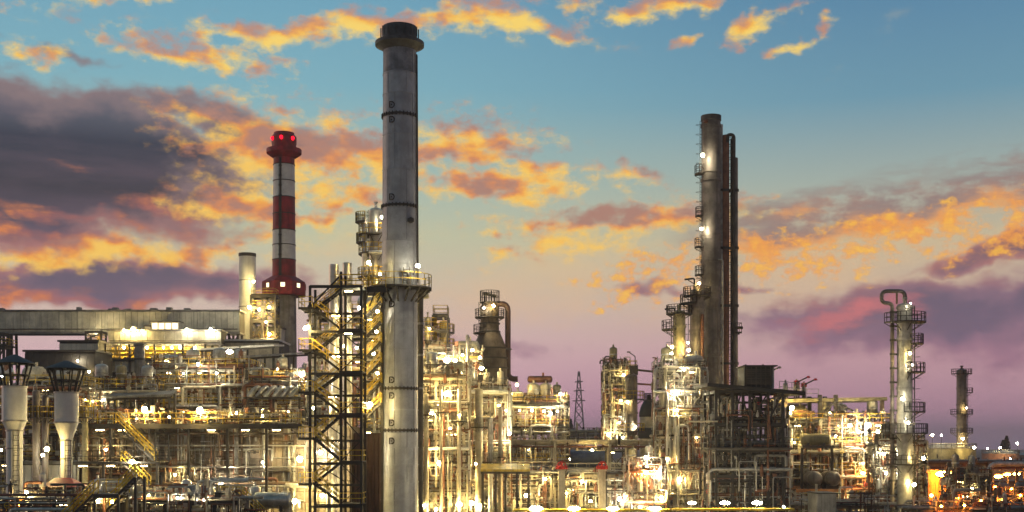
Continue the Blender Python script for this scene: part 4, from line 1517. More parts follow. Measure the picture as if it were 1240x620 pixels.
# ================================================================== NEAR PIPE RACKS ALONG THE BOTTOM LEFT
def pipe_rack(label, D, pxa, pxb, pytop, depth, seed, npipe, mat='dark_steel', bays=4, low=0.0, step_z=None, mats=('galvanised', 'galvanised', 'cream_paint', 'rust_pipe', 'cladding'), rmax=.16, extra=10, name='pipe_rack'):
    A = At(D)
    rg = random.Random(seed)
    x0, x1, z = A.x(pxa), A.x(pxb), A.z(pytop)
    t = thing(name, uniq(label), 'pipe rack', ((x0 + x1) / 2, D + depth / 2, 0))
    xs = [x0 + (x1 - x0) * i / bays for i in range(bays + 1)]
    steel_frame(t, xs, [D, D + depth], [0, z * .55, z], mat, .3, .28, 'd', seed, braces=.4)
    for lev in (z * .55, z):
        y = D + .4
        while y < D + depth - .3:
            r = rg.uniform(.08, rmax)
            y += r
            m = rg.choice(mats)
            xa, xb = x0 - rg.uniform(.2, 1.5), x1 + rg.uniform(.2, 1.5)
            pts = [(xa, y, lev + r + .01), (xb, y, lev + r + .01)]
            if rg.random() < .4:
                xm = rg.uniform(x0, x1)
                pts = [(xa, y, lev + r + .01), (xm, y, lev + r + .01), (xm, y, lev + r + rg.uniform(1, 2.4))]
                if rg.random() < .6:
                    pts.append((xm + rg.uniform(1, 4), y, pts[-1][2]))
            pipe(pts, r, m, t, n=10)
            y += r + rg.uniform(.08, .35)
    pipework(t, x0, x1, D - .5, D + depth, z * .4, z + .7, extra, seed + 7, mats, rmax=.15)
    clutter(t, x0, x1, D - .6, D + depth, z * .45, z + 1.3, 150, seed + 9, levels=(z, z * .55))
    deck_fill_lights(t, x0, x1, D, (z,), 5, seed, .7)
    return t


pipe_rack('nearest dark pipe rack in the bottom left corner', 100, -25, 128, 606, 5, 31, 10, bays=5, extra=26)
pipe_rack('near pipe rack below the furnace wall, left of the near yellow stairs', 108, 170, 290, 606, 5, 32, 10, bays=4, extra=24)
A = At(98)
t = thing('stairway', uniq('near steel stairway with yellow rails in the bottom left'), 'stairs', (A.x(128), 99, 0))
deck(A.x(116), A.x(146), 97.4, 100.4, A.z(598), t, 'dark_steel', 'yellow_paint', 'b', .3)
flight((A.x(116), 97.5, A.z(598)), (A.x(92), 97.5, A.z(622)), 1.1, t)
flight((A.x(146), 97.5, A.z(598)), (A.x(166), 97.5, A.z(578)), 1.1, t)
flight((A.x(122), 99.2, A.z(620)), (A.x(146), 99.2, A.z(598)), 1.1, t)
for px in (117, 145, 166):
    for yy in (97.6, 100):
        bar('post', (A.x(px), yy, 0), (A.x(px), yy, A.z(598 if px < 160 else 578)), .2, .2, 'dark_steel', t)
flight((A.x(92), 97.5, A.z(622)), (A.x(60), 97.5, A.z(654)), 1.1, t)
A = At(112)
t = thing('stairway', uniq('short yellow railed stairway at the bottom in front of the furnace wall'), 'stairs', (A.x(292), 113, 0))
flight((A.x(282), 112, A.z(597)), (A.x(310), 112, A.z(624)), 1.2, t)
deck(A.x(262), A.x(283), 112, 114, A.z(597), t, 'dark_steel', 'yellow_paint', 'fb', .3)
for px in (263, 282, 310):
    bar('post', (A.x(px), 112.1, 0), (A.x(px), 112.1, A.z(598 if px < 300 else 624)), .2, .2, 'dark_steel', t)
flight((A.x(310), 112, A.z(624)), (A.x(350), 112, A.z(664)), 1.2, t)
A = At(104)
t = thing('shelter', uniq('little shelter with a red ridged roof at the bottom left'), 'shelter', (A.x(68), 105.5, 0))
xa, xb, xm = A.x(48), A.x(91), A.x(58)
zl, zh = A.z(590), A.z(579)
MB().add([(xa, 104, zl), (xb, 104, zl), (xb - .9, 105.6, zh), (xm, 105.6, zh), (xa, 107.2, zl), (xb, 107.2, zl)], [(0, 1, 2, 3), (5, 4, 3, 2), (1, 5, 2), (4, 0, 3), (0, 4, 5, 1)]).build('roof', 'signal_red', t, smooth=False)
MB().box(xa + .3, xb - .3, 104.3, 106.9, 0, zl - .01).build('wall', 'brown_steel', t, smooth=False)
for k in range(7):
    bar('wall_rib', (xa + .5 + k * .36, 104.27, 0), (xa + .5 + k * .36, 104.27, zl - .02), .07, .12, 'rust_pipe', t)
for k, (px, py, L, rr, m, dd) in enumerate(((143, 592, 2.6, .75, 'cladding', 121), (205, 601, 3.4, .8, 'cream_paint', 119), (243, 596, 2.2, .7, 'galvanised', 122), (330, 606, 3.0, .8, 'cladding', 121))):
    q = At(dd).p(px, py)
    drum('lying %s drum in front of the panelled furnace wall, %s from the left' % (('silver', 'cream', 'grey', 'bright silver')[k], ORD[k]), q, L, rr, m, legs=0.0)
for k, (px, py, rr, m, dd) in enumerate(((168, 586, .55, 'cream_paint', 122), (226, 580, .5, 'cladding', 123), (262, 590, .6, 'galvanised', 123), (309, 588, .55, 'cladding', 124), (346, 594, .6, 'cream_paint', 123), (118, 580, .6, 'cladding', 122))):
    q = At(dd).p(px, py)
    vessel('small upright vessel in front of the panelled furnace wall, %s of six' % ('second from left', 'third from left', 'fourth from left', 'fifth from left', 'rightmost', 'leftmost')[k], q.x, q.y, 0.0, rr, q.z, m, legs=q.z * .55)
# low pale wall behind the vents
shed('low pale wall floodlit behind the capped vents', 133, 22, 96, 562, 2.5, 'white_paint', 9, 'grey_paint', 'screen_wall')
for k, (px, wd, top_, m) in enumerate(((44, 9, 472, 'brown_column'), (55, 8, 478, 'brown_column'), (103, 7, 500, 'olive_vessel'))):
    column('slim upright column among the capped vents, %s from the left' % ORD[k], px, 128 + k, wd, top_, m, name='riser', plats=((505, 200, 340, .8),))

# ================================================================== LIT UNITS RIGHT OF THE GREY CHIMNEY
LM = ('cream_paint', 'galvanised', 'cladding', 'cream_paint', 'white_paint')
unit_block('brightly lit cream pipe unit right beside the grey chimney', 'the cream unit beside the grey chimney', 146, 511, 562, (628, 592, 561, 522, 486, 455), 9, 3, 1, 'cream_paint', 90, 21, 14, 640, vmats=LM[:4], pmats=('galvanised', 'cream_paint', 'cream_paint', 'white_paint', 'rust_pipe'), rail='galvanised', deck_mat='brown_steel')
unit_block('brightly lit cream unit in front of the conical reactor', 'the cream unit before the reactor', 152, 563, 612, (622, 584, 548, 510, 476), 9, 3, 1, 'cream_paint', 80, 22, 14, 640, vmats=LM[:4], pmats=('galvanised', 'cream_paint', 'cream_paint', 'white_paint', 'rust_pipe'), rail='galvanised', deck_mat='brown_steel')
unit_block('upper lit structure behind the cream units right of the chimney', 'the upper structure right of the chimney', 164, 509, 578, (540, 500, 465, 433), 8, 4, 1, 'cream_paint', 50, 23, 10, 520, vmats=LM[:4], rail='galvanised', deck_mat='yellow_paint')
A = At(168)
column('domed cream column with dark cage top right of the chimney', 537, 168, 11, 388, 'cream_paint', plats=((402, 150, 390, .9), (420, 150, 390, .9)), lad=230)
t = thing('lifting_frame', uniq('small dark railed cage frame round the domed cream column'), 'frame', (A.x(537), 168, 0))
steel_frame(t, [A.x(525), A.x(543)], [166, 170], [0, A.z(440), A.z(402), A.z(383)], 'dark_steel', .2, .2, 'd', 3, decks=(2, 3), braces=.4)
column('thin cream column next to the dark duct right of the chimney', 518, 166, 8, 384, 'cream_paint', plats=((395, 120, 420, .8), (412, 120, 420, .8)))
column('thin pale mast column left of the conical reactor', 566, 160, 4, 405, 'galvanised', name='riser', neck=False)
for k, (px, wd, top_, D_) in enumerate(((516, 6, 476, 143.4), (534, 4, 466, 144), (556, 5, 470, 144.5), (580, 9, 470, 149.6), (594, 6, 505, 149), (606, 5, 492, 149.4))):
    column('upright cream pipe column among the cream units, %s from the left' % ORD[k], px, D_, wd, top_, 'cream_paint' if k != 4 else 'galvanised', name='riser', plats=((top_ + 26 + 7 * k, 180, 360, .7),), rail='galvanised')
canopy('flat yellow canopy at the foot of the cream units', 143, 582, 642, 571, 571, 4, 'yellow_paint', (584, 600, 612, 626, 640), n=8)

# conical reactor with its bent overhead pipe
D = 178
A = At(D)
s, cx = A.s, A.x(593)
t = thing('reactor', uniq('dark reactor with conical shoulder and a bent overhead pipe'), 'reactor', (cx, D, 0))
MB().lathe(cx, D, [(23 * s, 0), (21.5 * s, A.z(446))], 32).build('lower_shell', 'reactor_lining', t)
MB().lathe(cx, D, [(21.5 * s, A.z(446)), (20.5 * s, A.z(422))], 32).build('shell_course', 'reactor_lining', t)
MB().lathe(cx, D, [(20.5 * s, A.z(422)), (11.5 * s, A.z(400))], 32).build('cone', 'reactor_lining', t)
MB().lathe(cx, D, [(11.5 * s, A.z(402)), (11 * s, A.z(384)), (11.5 * s, A.z(383)), (11.5 * s, A.z(372)), (8 * s, A.z(366)), (0, A.z(365))], 32).build('neck', 'reactor_lining', t)
for py, r in ((422, 20.6), (434, 21.1), (446, 21.6), (458, 21.7), (402, 11.9), (392, 11.4)):
    MB().lathe(cx, D, [(r * s - .02, A.z(py) - .12), (r * s + .14, A.z(py) - .1), (r * s + .14, A.z(py) + .1), (r * s - .02, A.z(py) + .12)], 32).build('stiffening_ring', 'dark_steel', t)
ring_deck(cx, D, 11.5 * s, 18 * s, A.z(384), 130, 400, t, rail='dark_steel')
ring_deck(cx, D, 11.5 * s, 20 * s, A.z(403), 130, 250, t, rail='dark_steel')
ring_deck(cx, D, 9 * s, 12 * s, A.z(366), 0, 359, t, rail='dark_steel', rh=1.6)
for a in (20, 200, 290):
    q = Vector((cx + 6 * s * cos(radians(a)), D + 6 * s * sin(radians(a)), 0))
    bar('top_mast', q + Vector((0, 0, A.z(367))), q + Vector((0, 0, A.z(350 + a % 7))), .18, .18, 'dark_steel', t)
bar('top_beam', (cx - 8 * s, D, A.z(355)), (cx + 8 * s, D, A.z(359)), .3, .4, 'dark_steel', t)
pipe([(cx + 2 * s, D, A.z(369)), (cx + 22 * s, D, A.z(367)), (cx + 22 * s, D, A.z(455)), (cx + 27 * s, D, A.z(459)), (cx + 34 * s, D, A.z(459))], 3.5 * s, 'dark_duct', t, 'overhead_pipe', 14, 3.6)
MB().lathe(cx + 22 * s, D, [(3.3 * s, A.z(424)), (5 * s, A.z(423.6)), (5 * s, A.z(422.4)), (3.3 * s, A.z(422))], 14).build('pipe_clamp', 'dark_steel', t)
ladder(cx, D, 11.4 * s, 200, A.z(402), A.z(366), t)

# cooler deck with header drum, left of the gap with the pylon
unit_block('cream deck structure with a rusty header drum, left of the distant pylon', 'the cream deck structure', 186, 613, 684, (560, 518, 489), 11, 4, 1, 'cream_paint', 46, 24, 9, 560, vmats=('cream_paint', 'olive_vessel', 'galvanised', 'cream_paint'), rmax=.32, over=.6)
A = At(188)
drum('rusty header drum raised on two bottles above the cream deck', (A.x(654), 189, A.z(459)), 26 * A.s, 4.2 * A.s, 'rust_pipe', legs=A.z(488) + .17)
for k, px in enumerate((646, 661)):
    vessel('cream bottle shaped vessel under the rusty header drum, the %s one' % ('left', 'right')[k], A.x(px), 188.2, A.z(488) + .17, .95, 2.9, 'cream_paint')
canopy('thin flat roof over the cream deck structure', 186, 608, 690, 487, 487, 3, 'cream_paint', (611, 688), n=10)

# distant pylon
D = 620
A = At(D)
cx, s = A.x(701), A.s
t = thing('pylon', uniq('distant lattice electricity pylon against the pink sky'), 'pylon', (cx, D, 0))
zt = A.z(450)
def half(z): return 3.6 * (1 - z / zt) + .35
lv = [0, 7, 13.5, 19.5, 25, 30, 34.5, 38.5, 42, 45.5, zt]
for sx in (-1, 1):
    for sy in (-1, 1):
        bar('leg', (cx + sx * half(0), D + sy * half(0), 0), (cx + sx * half(zt), D + sy * half(zt), zt), .42, .42, 'grey_paint', t)
for a, b_ in zip(lv, lv[1:]):
    for sy in (-1, 1):
        bar('lattice', (cx - half(a), D + sy * half(a), a), (cx + half(b_), D + sy * half(b_), b_), .26, .26, 'grey_paint', t)
        bar('lattice', (cx + half(a), D + sy * half(a), a), (cx - half(b_), D + sy * half(b_), b_), .26, .26, 'grey_paint', t)
    bar('lattice', (cx - half(b_), D - half(b_), b_), (cx + half(b_), D - half(b_), b_), .24, .24, 'grey_paint', t)
for z, w in ((34.5, 3.2), (39.5, 2.6), (44, 2.0)):
    bar('cross_arm', (cx - w, D, z), (cx + w, D, z + .3), .35, .5, 'grey_paint', t)

# long pipe bridge, blue main and cream racks below
def long_pipes(label, D, pxa, pxb, rows, posts, mat='cream_paint', name='pipe_bridge'):
    A = At(D)
    t = thing(name, uniq(label), 'pipe bridge', ((A.x(pxa) + A.x(pxb)) / 2, D, 0))
    for k, (py, r, m, dy) in enumerate(rows):
        rod('pipe', (A.x(pxa), D + dy, A.z(py)), (A.x(pxb), D + dy, A.z(py)), r, m, t)
    tp = max(A.z(q[0]) for q in rows)
    clutter(t, A.x(pxa), A.x(pxb), D - .4, D + 2, min(A.z(q[0]) for q in rows) - .5, tp + .6, 50, int(D), rmax=.07)
    for px in posts:
        for yy in (D - .8, D + 2.2):
            bar('post', (A.x(px), yy, 0), (A.x(px), yy, tp), .36, .36, mat, t)
        for q in rows[::2]:
            bar('cross_beam', (A.x(px), D - .8, A.z(q[0]) - q[1] - .16), (A.x(px), D + 2.2, A.z(q[0]) - q[1] - .16), .25, .3, mat, t)
    return t
long_pipes('long cream pipe bridge spanning the gap below the pylon', 172, 612, 802, ((533.5, .14, 'cream_paint', 0), (536, .3, 'cream_paint', .6), (535, .22, 'galvanised', 1.4), (541, .12, 'rust_pipe', .2)), (618, 672, 738, 796))
long_pipes('far lit pipe rack just under the pylon', 235, 682, 735, ((522, .3, 'cream_paint', 0), (527, .35, 'grey_paint', .6), (532, .4, 'olive_vessel', 1.2), (523, .25, 'galvanised', 1.8)), (684, 697, 709, 721, 733), 'grey_paint')
A = At(192)
t = thing('blue_main', uniq('fat blue grey main running below the cream pipe bridge'), 'pipe', (A.x(678), 192, 0))
rod('main', (A.x(605), 192, A.z(556)), (A.x(738), 192, A.z(556)), 11 * A.s, 'blue_pipe', t)
for px in range(612, 738, 18):
    rod('collar', (A.x(px), 192, A.z(556)), (A.x(px + 1.2), 192, A.z(556)), 11.6 * A.s, 'blue_pipe', t)
for px in (622, 650, 680, 708, 732):
    bar('support', (A.x(px), 192, 0), (A.x(px), 192, A.z(562)), .6, 1.2, 'concrete', t)
unit_block('cream rail rack low in the middle below the blue main', 'the cream rail rack', 152, 617, 672, (622, 589, 572), 5, 4, 1, 'cream_paint', 26, 25, 0, 630, brace='d', braces=.15, rail='cream_paint', headroom=.2, fine=200, lights=.9)
unit_block('cream rail rack low in the middle, right of the twin cream posts', 'the right cream rail rack', 152, 686, 756, (624, 590, 574), 5, 4, 1, 'cream_paint', 30, 26, 0, 630, brace='d', braces=.15, rail='cream_paint', headroom=.2, fine=200, lights=.9)
A = At(150)
for k, px in enumerate((680, 729)):
    t = thing('portal_post', uniq('stout cream portal post topped by a red valve, the %s one' % ('left', 'right')[k]), 'post', (A.x(px), 150, 0))
    MB().box(A.x(px - 4), A.x(px + 4), 149.6, 150.4, 0, A.z(570)).build('shaft', 'cream_paint', t, smooth=False)
    MB().box(A.x(px - 5), A.x(px + 5), 149.5, 150.5, A.z(570), A.z(568.5)).build('cap', 'cream_paint', t, smooth=False)
    b = MB().lathe(A.x(px), 150, [(.2, A.z(568.5)), (.3, A.z(567)), (.3, A.z(564.6)), (.14, A.z(563)), (.2, A.z(560)), (0, A.z(560))], 10)
    b.tube([(A.x(px) + .5 * cos(q * pi / 5), 149.6, A.z(564) + .5 * sin(q * pi / 5)) for q in range(10)], .08, 5, closed=True)
    b.tube([(A.x(px - 7), 150, A.z(566)), (A.x(px + 7), 150, A.z(566))], .22, 8)
    b.build('valve', 'signal_red', t)
A = At(160)
for k, (pxa, pxb) in enumerate(((690, 725), (632, 668))):
    t = thing('storage_tank', uniq('brown squat tank behind the cream rail racks, the %s one' % ('right', 'left')[k]), 'tank', (A.x((pxa + pxb) / 2), 164, 0))
    r = (pxb - pxa) / 2 * A.s
    cxx = A.x((pxa + pxb) / 2)
    MB().lathe(cxx, 164, [(r, 0), (r, A.z(592)), (r + .12, A.z(592)), (r + .12, A.z(590)), (0, A.z(586))], 32).build('shell', 'rust_pipe' if k == 0 else 'olive_vessel', t)
    MB().lathe(cxx, 164, [(r, A.z(606)), (r + .1, A.z(605.6)), (r + .1, A.z(604)), (r, A.z(603.6))], 32).build('band', 'brown_steel', t)
# light gantry along the bottom edge
def gantry(label, D, pxa, pxb, py, posts, lam, sz):
    A = At(D)
    t = thing('light_gantry', uniq(label), 'gantry', ((A.x(pxa) + A.x(pxb)) / 2, D, 0))
    bar('rail', (A.x(pxa), D, A.z(py)), (A.x(pxb), D, A.z(py)), .16, .2, 'yellow_paint', t)
    bar('rail', (A.x(pxa), D + .9, A.z(py)), (A.x(pxb), D + .9, A.z(py)), .16, .2, 'yellow_paint', t)
    for px in posts:
        bar('post', (A.x(px), D + .45, 0), (A.x(px), D + .45, A.z(py)), .2, .2, 'dark_steel', t)
        bar('tie', (A.x(px), D, A.z(py) - .01), (A.x(px), D + .9, A.z(py) - .01), .12, .14, 'dark_steel', t)
    return t
gantry('yellow light gantry along the bottom edge, the left stretch', 118, 621, 812, 618, (625, 672, 718, 765, 808), (), 1)
gantry('yellow light gantry in front of the black steel frame', 122, 815, 962, 617, (818, 858, 898, 938, 960), (), 1)

# ================================================================== CAGED TOWER AND BROWN COLUMN LEFT OF THE TALL COLUMN
unit_block('slim caged tower with side balconies left of the brown column', 'the slim caged tower', 180, 736, 757, (575, 545, 522, 503, 484, 465, 446), 4, 1, 1, 'dark_steel', 40, 27, 7, 540, vmats=('brown_column', 'olive_vessel', 'reactor_lining', 'grey_paint'), rail='dark_steel', braces=.9, lights=.3)
A = At(180)
t = thing('balcony_stack', uniq('row of small dark balconies down the left side of the slim caged tower'), 'balcony', (A.x(732), 181, A.z(530)))
for py in (461, 482, 501, 517):
    deck(A.x(729), A.x(736), 180, 182.5, A.z(py), t, 'dark_steel', 'dark_steel', 'flb', .25, 1.3)
bar('hanger', (A.x(735.5), 182.4, A.z(530)), (A.x(735.5), 182.4, A.z(455)), .2, .2, 'dark_steel', t)
for k, (px, py) in enumerate(((739, 431), (748, 434), (754, 437), (733, 436))):
    A = At(181)
    t = thing('vent_pipe', uniq('thin hooked vent pipe on top of the slim caged tower, %s' % ('tallest', 'middle one', 'right one', 'leftmost')[k]), 'vent', (A.x(px), 182, A.z(447)))
    pipe([(A.x(px), 182, A.z(447)), (A.x(px), 182, A.z(py)), (A.x(px) - .7, 182, A.z(py)), (A.x(px) - .7, 182, A.z(py + 4))], .09, 'dark_steel', t, 'stem')
    MB().lathe(A.x(px), 182, [(.1, A.z(447)), (.34, A.z(447) + .3), (.34, A.z(447) + .9), (.1, A.z(447) + 1.2)], 10).build('valve_body', 'dark_steel', t)
column('stout brown column with a pale band right of the slim caged tower', 764.5, 177, 15, 452, 'brown_column', plats=((483, 180, 400, 1.0), (522, 180, 400, 1.0)), rings=(500, 560, 590), lad=250)
A = At(176)
t = thing('swan_neck_lamp_post', uniq('thin swan neck lamp post above the stout brown column'), 'lamp post', (A.x(770), 177, A.z(452)))
pipe([(A.x(770), 177, A.z(452)), (A.x(770), 177, A.z(431)), (A.x(762), 177, A.z(425.5))], .07, 'dark_steel', t, 'post')
MB().box(A.x(760), A.x(764), 176.8, 177.2, A.z(426.4), A.z(425)).build('head', 'dark_steel', t, smooth=False)
t = thing('platform_box', uniq('small dark railed box on top of the stout brown column'), 'platform', (A.x(768), 177, A.z(454)))
steel_frame(t, [A.x(763), A.x(772)], [176.2, 178.2], [A.z(454), A.z(447.5), A.z(442)], 'dark_steel', .18, .18, 'x', 2, decks=(1,), braces=1)
t = thing('overhead_pipe', uniq('two thin pipes bridging from the brown column to the lit lattice'), 'pipe', (A.x(786), 177, A.z(466)))
pipe([(A.x(771), 177.5, A.z(447)), (A.x(790), 177.5, A.z(449)), (A.x(802), 177.5, A.z(451))], .16, 'brown_steel', t)
pipe([(A.x(771), 177.5, A.z(464)), (A.x(802), 177.5, A.z(466))], .14, 'rust_pipe', t)
A = At(192)
t = thing('domed_silo', uniq('squat silo with a black dome left of the lit lattice'), 'silo', (A.x(786), 192, 0))
r = 11.5 * A.s
MB().lathe(A.x(786), 192, [(r, 0), (r, A.z(504))], 28).build('shell', 'cream_paint', t)
MB().lathe(A.x(786), 192, [(r + .08, A.z(505)), (r + .08, A.z(500)), (r * .9, A.z(493)), (r * .6, A.z(486)), (r * .25, A.z(483)), (r * .22, A.z(478)), (0, A.z(478))], 28).build('dome', 'black_steel', t)
MB().lathe(A.x(786), 192, [(r + .02, A.z(531)), (r + .3, A.z(530)), (r + .3, A.z(519)), (r + .02, A.z(518))], 28).build('skirt', 'blue_cap', t)
ring_deck(A.x(786), 192, .3, r * .6, A.z(485), 0, 359, t, rail='dark_steel', brackets=False)

# ================================================================== THE TALL COLUMN GROUP
D = 168
A = At(D)
s = A.s
t = column('very tall brown distillation column with white lamps on its left side', 861, D, 23, 143, 'brown_column', rings=(150, 206, 216, 283, 315, 352, 430), plats=((208, 160, 215, .95), (259, 165, 205, .85), (297, 165, 210, .95), (331, 165, 210, .9)), lad=196, head=.1, neck=False, rail='dark_steel')
zt = A.z(142)
MB().lathe(A.x(861), D, [(11.5 * s, zt - .6), (12.3 * s, zt - .5), (12.3 * s, zt + .15), (10 * s, zt + .2), (0, zt + .2)], 28).build('top_flange', 'dark_steel', t)
b = MB().lathe(A.x(853), D - 10 * s, [(0, A.z(152)), (.32, A.z(151)), (.32, A.z(148)), (0, A.z(147))], 10)
b.build('manway', 'rust_pipe', t)
for k, (px, wd, top_, m, nm) in enumerate(((873.6, 3.6, 150, 'galvanised', 'thin pale riser right against the very tall column'), (879, 8.4, 162, 'rust_pipe', 'rust red riser pipe right of the very tall column'), (885.6, 2.6, 168, 'black_steel', 'hair thin black riser between the rust red and rightmost risers'), (890.6, 6, 190, 'brown_column', 'rightmost brown riser pipe of the tall column group'))):
    column(nm, px, D + 1.5, wd, top_, m, name='riser', neck=False, head=.3, rings=(230, 300, 370, 440), ring_mat='dark_steel')
t = thing('overhead_loop', uniq('dark pipe loop topping the risers of the tall column group'), 'pipe', (A.x(886), D + 1.5, 0))
pipe([(A.x(882.5), D + 1.2, A.z(170)), (A.x(882.5), D + 1.2, A.z(160.5)), (A.x(890.5), D + 1.2, A.z(160.5)), (A.x(890.5), D + 1.5, 0)], .25, 'dark_steel', t, 'loop')
b = MB()
for k in range(46):
    b.bar((A.x(884), D + 1.3, A.z(168 + k * 8)), (A.x(889), D + 1.3, A.z(164 + k * 8)), .08)
    b.bar((A.x(884), D + 1.3, A.z(164 + k * 8)), (A.x(889), D + 1.3, A.z(164 + k * 8)), .09)
b.bar((A.x(884.4), D + 1.3, 0), (A.x(884.4), D + 1.3, A.z(162)), .1)
b.build('lattice_guide', 'dark_steel', t, smooth=False)
t = thing('side_platform', uniq('tiny dark railed platform on the right side of the tall risers'), 'platform', (A.x(896), D + 1.5, A.z(404)))
deck(A.x(891), A.x(899.5), D + .6, D + 2.4, A.z(401), t, 'dark_steel', 'dark_steel', 'frb', .25, 1.2)
MB().tube([A.p(894, 396, 1.0), A.p(901, 396, 1.0)], .2, 8).build('nozzle', 'dark_steel', t)
pipe([(A.x(868), D - 1.45, A.z(316)), (A.x(873), D - 1.45, A.z(317)), (A.x(873), D - 1.45, 0)], .13, 'galvanised', thing('drain_pipe', uniq('thin pale drain pipe down the front of the very tall column'), 'pipe', (A.x(873), D - 1.45, 0)))
column('medium brown column left of the very tall column', 844, 164, 17, 349, 'brown_column', rings=(372, 400, 440), plats=((357, 140, 400, .9), (366, 140, 260, 1.3)), lad=170, rail='dark_steel', head=.3)
column('short olive column with crowded top, left of the medium brown column', 822.5, 162, 15, 375, 'olive_vessel', rings=(395, 420), plats=((379, 100, 440, .9), (398, 130, 230, 1.5)), lad=178, rail='dark_steel', head=.3)
column('thin rust red riser between the medium and the very tall column', 850.5, 163, 4, 380, 'rust_pipe', name='riser', neck=False)
for k, (px, py, z0) in enumerate(((836, 337, 349), (812, 373, 378), (829, 367, 376))):
    A = At(163)
    t = thing('davit_arm', uniq('dark davit arm on the column tops, ' + ('highest of three', 'leftmost of three', 'middle of three')[k]), 'davit', (A.x(px + 5), 163, A.z(z0 + 6)))
    pipe([(A.x(px + 5), 163, A.z(z0 + 6)), (A.x(px + 5), 163, A.z(py)), (A.x(px - 7), 163, A.z(py + 1.5))], .12, 'dark_steel', t, 'arm')
    bar('stay', (A.x(px + 5), 163, A.z(py + 7)), (A.x(px - 3), 163, A.z(py + 2)), .1, .1, 'dark_steel', t)
unit_block('bright lattice of decks and pipes below the tall column group', 'the bright lattice below the tall columns', 156, 799, 851, (626, 594, 562, 528, 498, 472, 447), 6, 3, 1, 'cream_paint', 84, 28, 14, 640, vmats=('cream_paint', 'olive_vessel', 'galvanised', 'cream_paint'), rail='galvanised', braces=.8, post=.24)
unit_block('low lit pump structure in front of the brown column', 'the low pump structure', 150, 762, 800, (626, 598, 570), 6, 2, 1, 'cream_paint', 46, 29, 5, 640, rail='galvanised')

# ================================================================== BLACK STEEL FRAME WITH THE BLACK BOX
D = 138
A = At(D)
t = thing('steel_frame', uniq('black open steel frame crowded with pipes right of the tall columns'), 'structure', (A.x(908), D + 4, 0))
xs = [A.x(q) for q in (867, 887, 908, 930, 948)]
steel_frame(t, xs, [D, D + 4, D + 8], [0, A.z(606), A.z(575), A.z(544), A.z(512), A.z(472)], 'black_steel', .3, .28, 'r', 8, decks=(3,), rail='black_steel', braces=.4, over=1.0)
vs = [(A.x(855), D - 1, A.z(468.5)), (A.x(973), D - 1, A.z(479)), (A.x(973), D + 9, A.z(479) + .2), (A.x(855), D + 9, A.z(468.5) + .2)]
vs += [(x, y, z + .42) for x, y, z in vs]
MB().add(vs, [(0, 3, 2, 1), (4, 5, 6, 7), (0, 1, 5, 4), (1, 2, 6, 5), (2, 3, 7, 6), (3, 0, 4, 7)]).build('roof_slab', 'black_steel', t, smooth=False)
rail_mesh(MB(), [(A.x(942), D - .8, A.z(475)), (A.x(972), D - .8, A.z(478))], 1.2, .06).build('handrail', 'galvanised', t, smooth=False)
pipework(t, A.x(860), A.x(956), D - .4, D + 7.5, .5, A.z(480), 95, 81, ('dark_steel', 'dark_steel', 'galvanised', 'rust_pipe', 'grey_paint', 'black_steel'), levels=[A.z(q) for q in (606, 575, 544, 512)], vert=.62)
clutter(t, A.x(860), A.x(956), D - .4, D + 7.5, .5, A.z(482), 280, 83, ('dark_steel', 'black_steel', 'galvanised', 'rust_pipe', 'grey_paint'), levels=[A.z(q) for q in (606, 575, 544, 512)])
deck_fill_lights(t, A.x(866), A.x(950), D + 3, [A.z(q) for q in (606, 575, 544)], 4, 3, .35)
for py in (560, 590, 528):
    b = MB()
    for k in range(24):
        b.bar((A.x(866 + k * 3.5), D - .12, A.z(py)), (A.x(866 + k * 3.5), D - .12, A.z(py - 9)), .06)
    for q in (0, -9):
        b.bar((A.x(866), D - .12, A.z(py + q)), (A.x(948), D - .12, A.z(py + q)), .08)
    b.build('guard_screen', 'black_steel', t, smooth=False)
rod('long_pipe', (A.x(830), D - .6, A.z(510.5)), (A.x(868), D - .6, A.z(510.5)), .1, 'cream_paint', t)
t = thing('equipment_house', uniq('black box cabin standing on the roof of the black steel frame'), 'cabin', (A.x(919), D + 2, A.z(470)))
zb = A.z(470)
MB().box(A.x(900.5), A.x(934.5), D - .5, D + 3.5, zb, A.z(444)).build('body', 'black_steel', t, smooth=False)
MB().box(A.x(898.5), A.x(940), D - .8, D + 3.8, A.z(444), A.z(442.6)).build('roof', 'black_steel', t, smooth=False)
MB().box(A.x(934.6), A.x(938), D + .2, D + 3.3, zb, A.z(444.2)).build('side_duct', 'white_paint', t, smooth=False)
for k in range(6):
    bar('rib', (A.x(903 + k * 5.8), D - .53, zb), (A.x(903 + k * 5.8), D - .53, A.z(444.3)), .1, .1, 'dark_steel', t)
for k in range(9):
    bar('louvre', (A.x(903.5), D - .56, A.z(465 - k * 2.1)), (A.x(931.5), D - .56, A.z(465 - k * 2.1)), .16, .1, 'dark_steel', t)
for px in (905, 926):
    bar('lifting_lug', (A.x(px), D + 1, A.z(442.7)), (A.x(px), D + 1, A.z(440.5)), .15, .3, 'dark_steel', t)

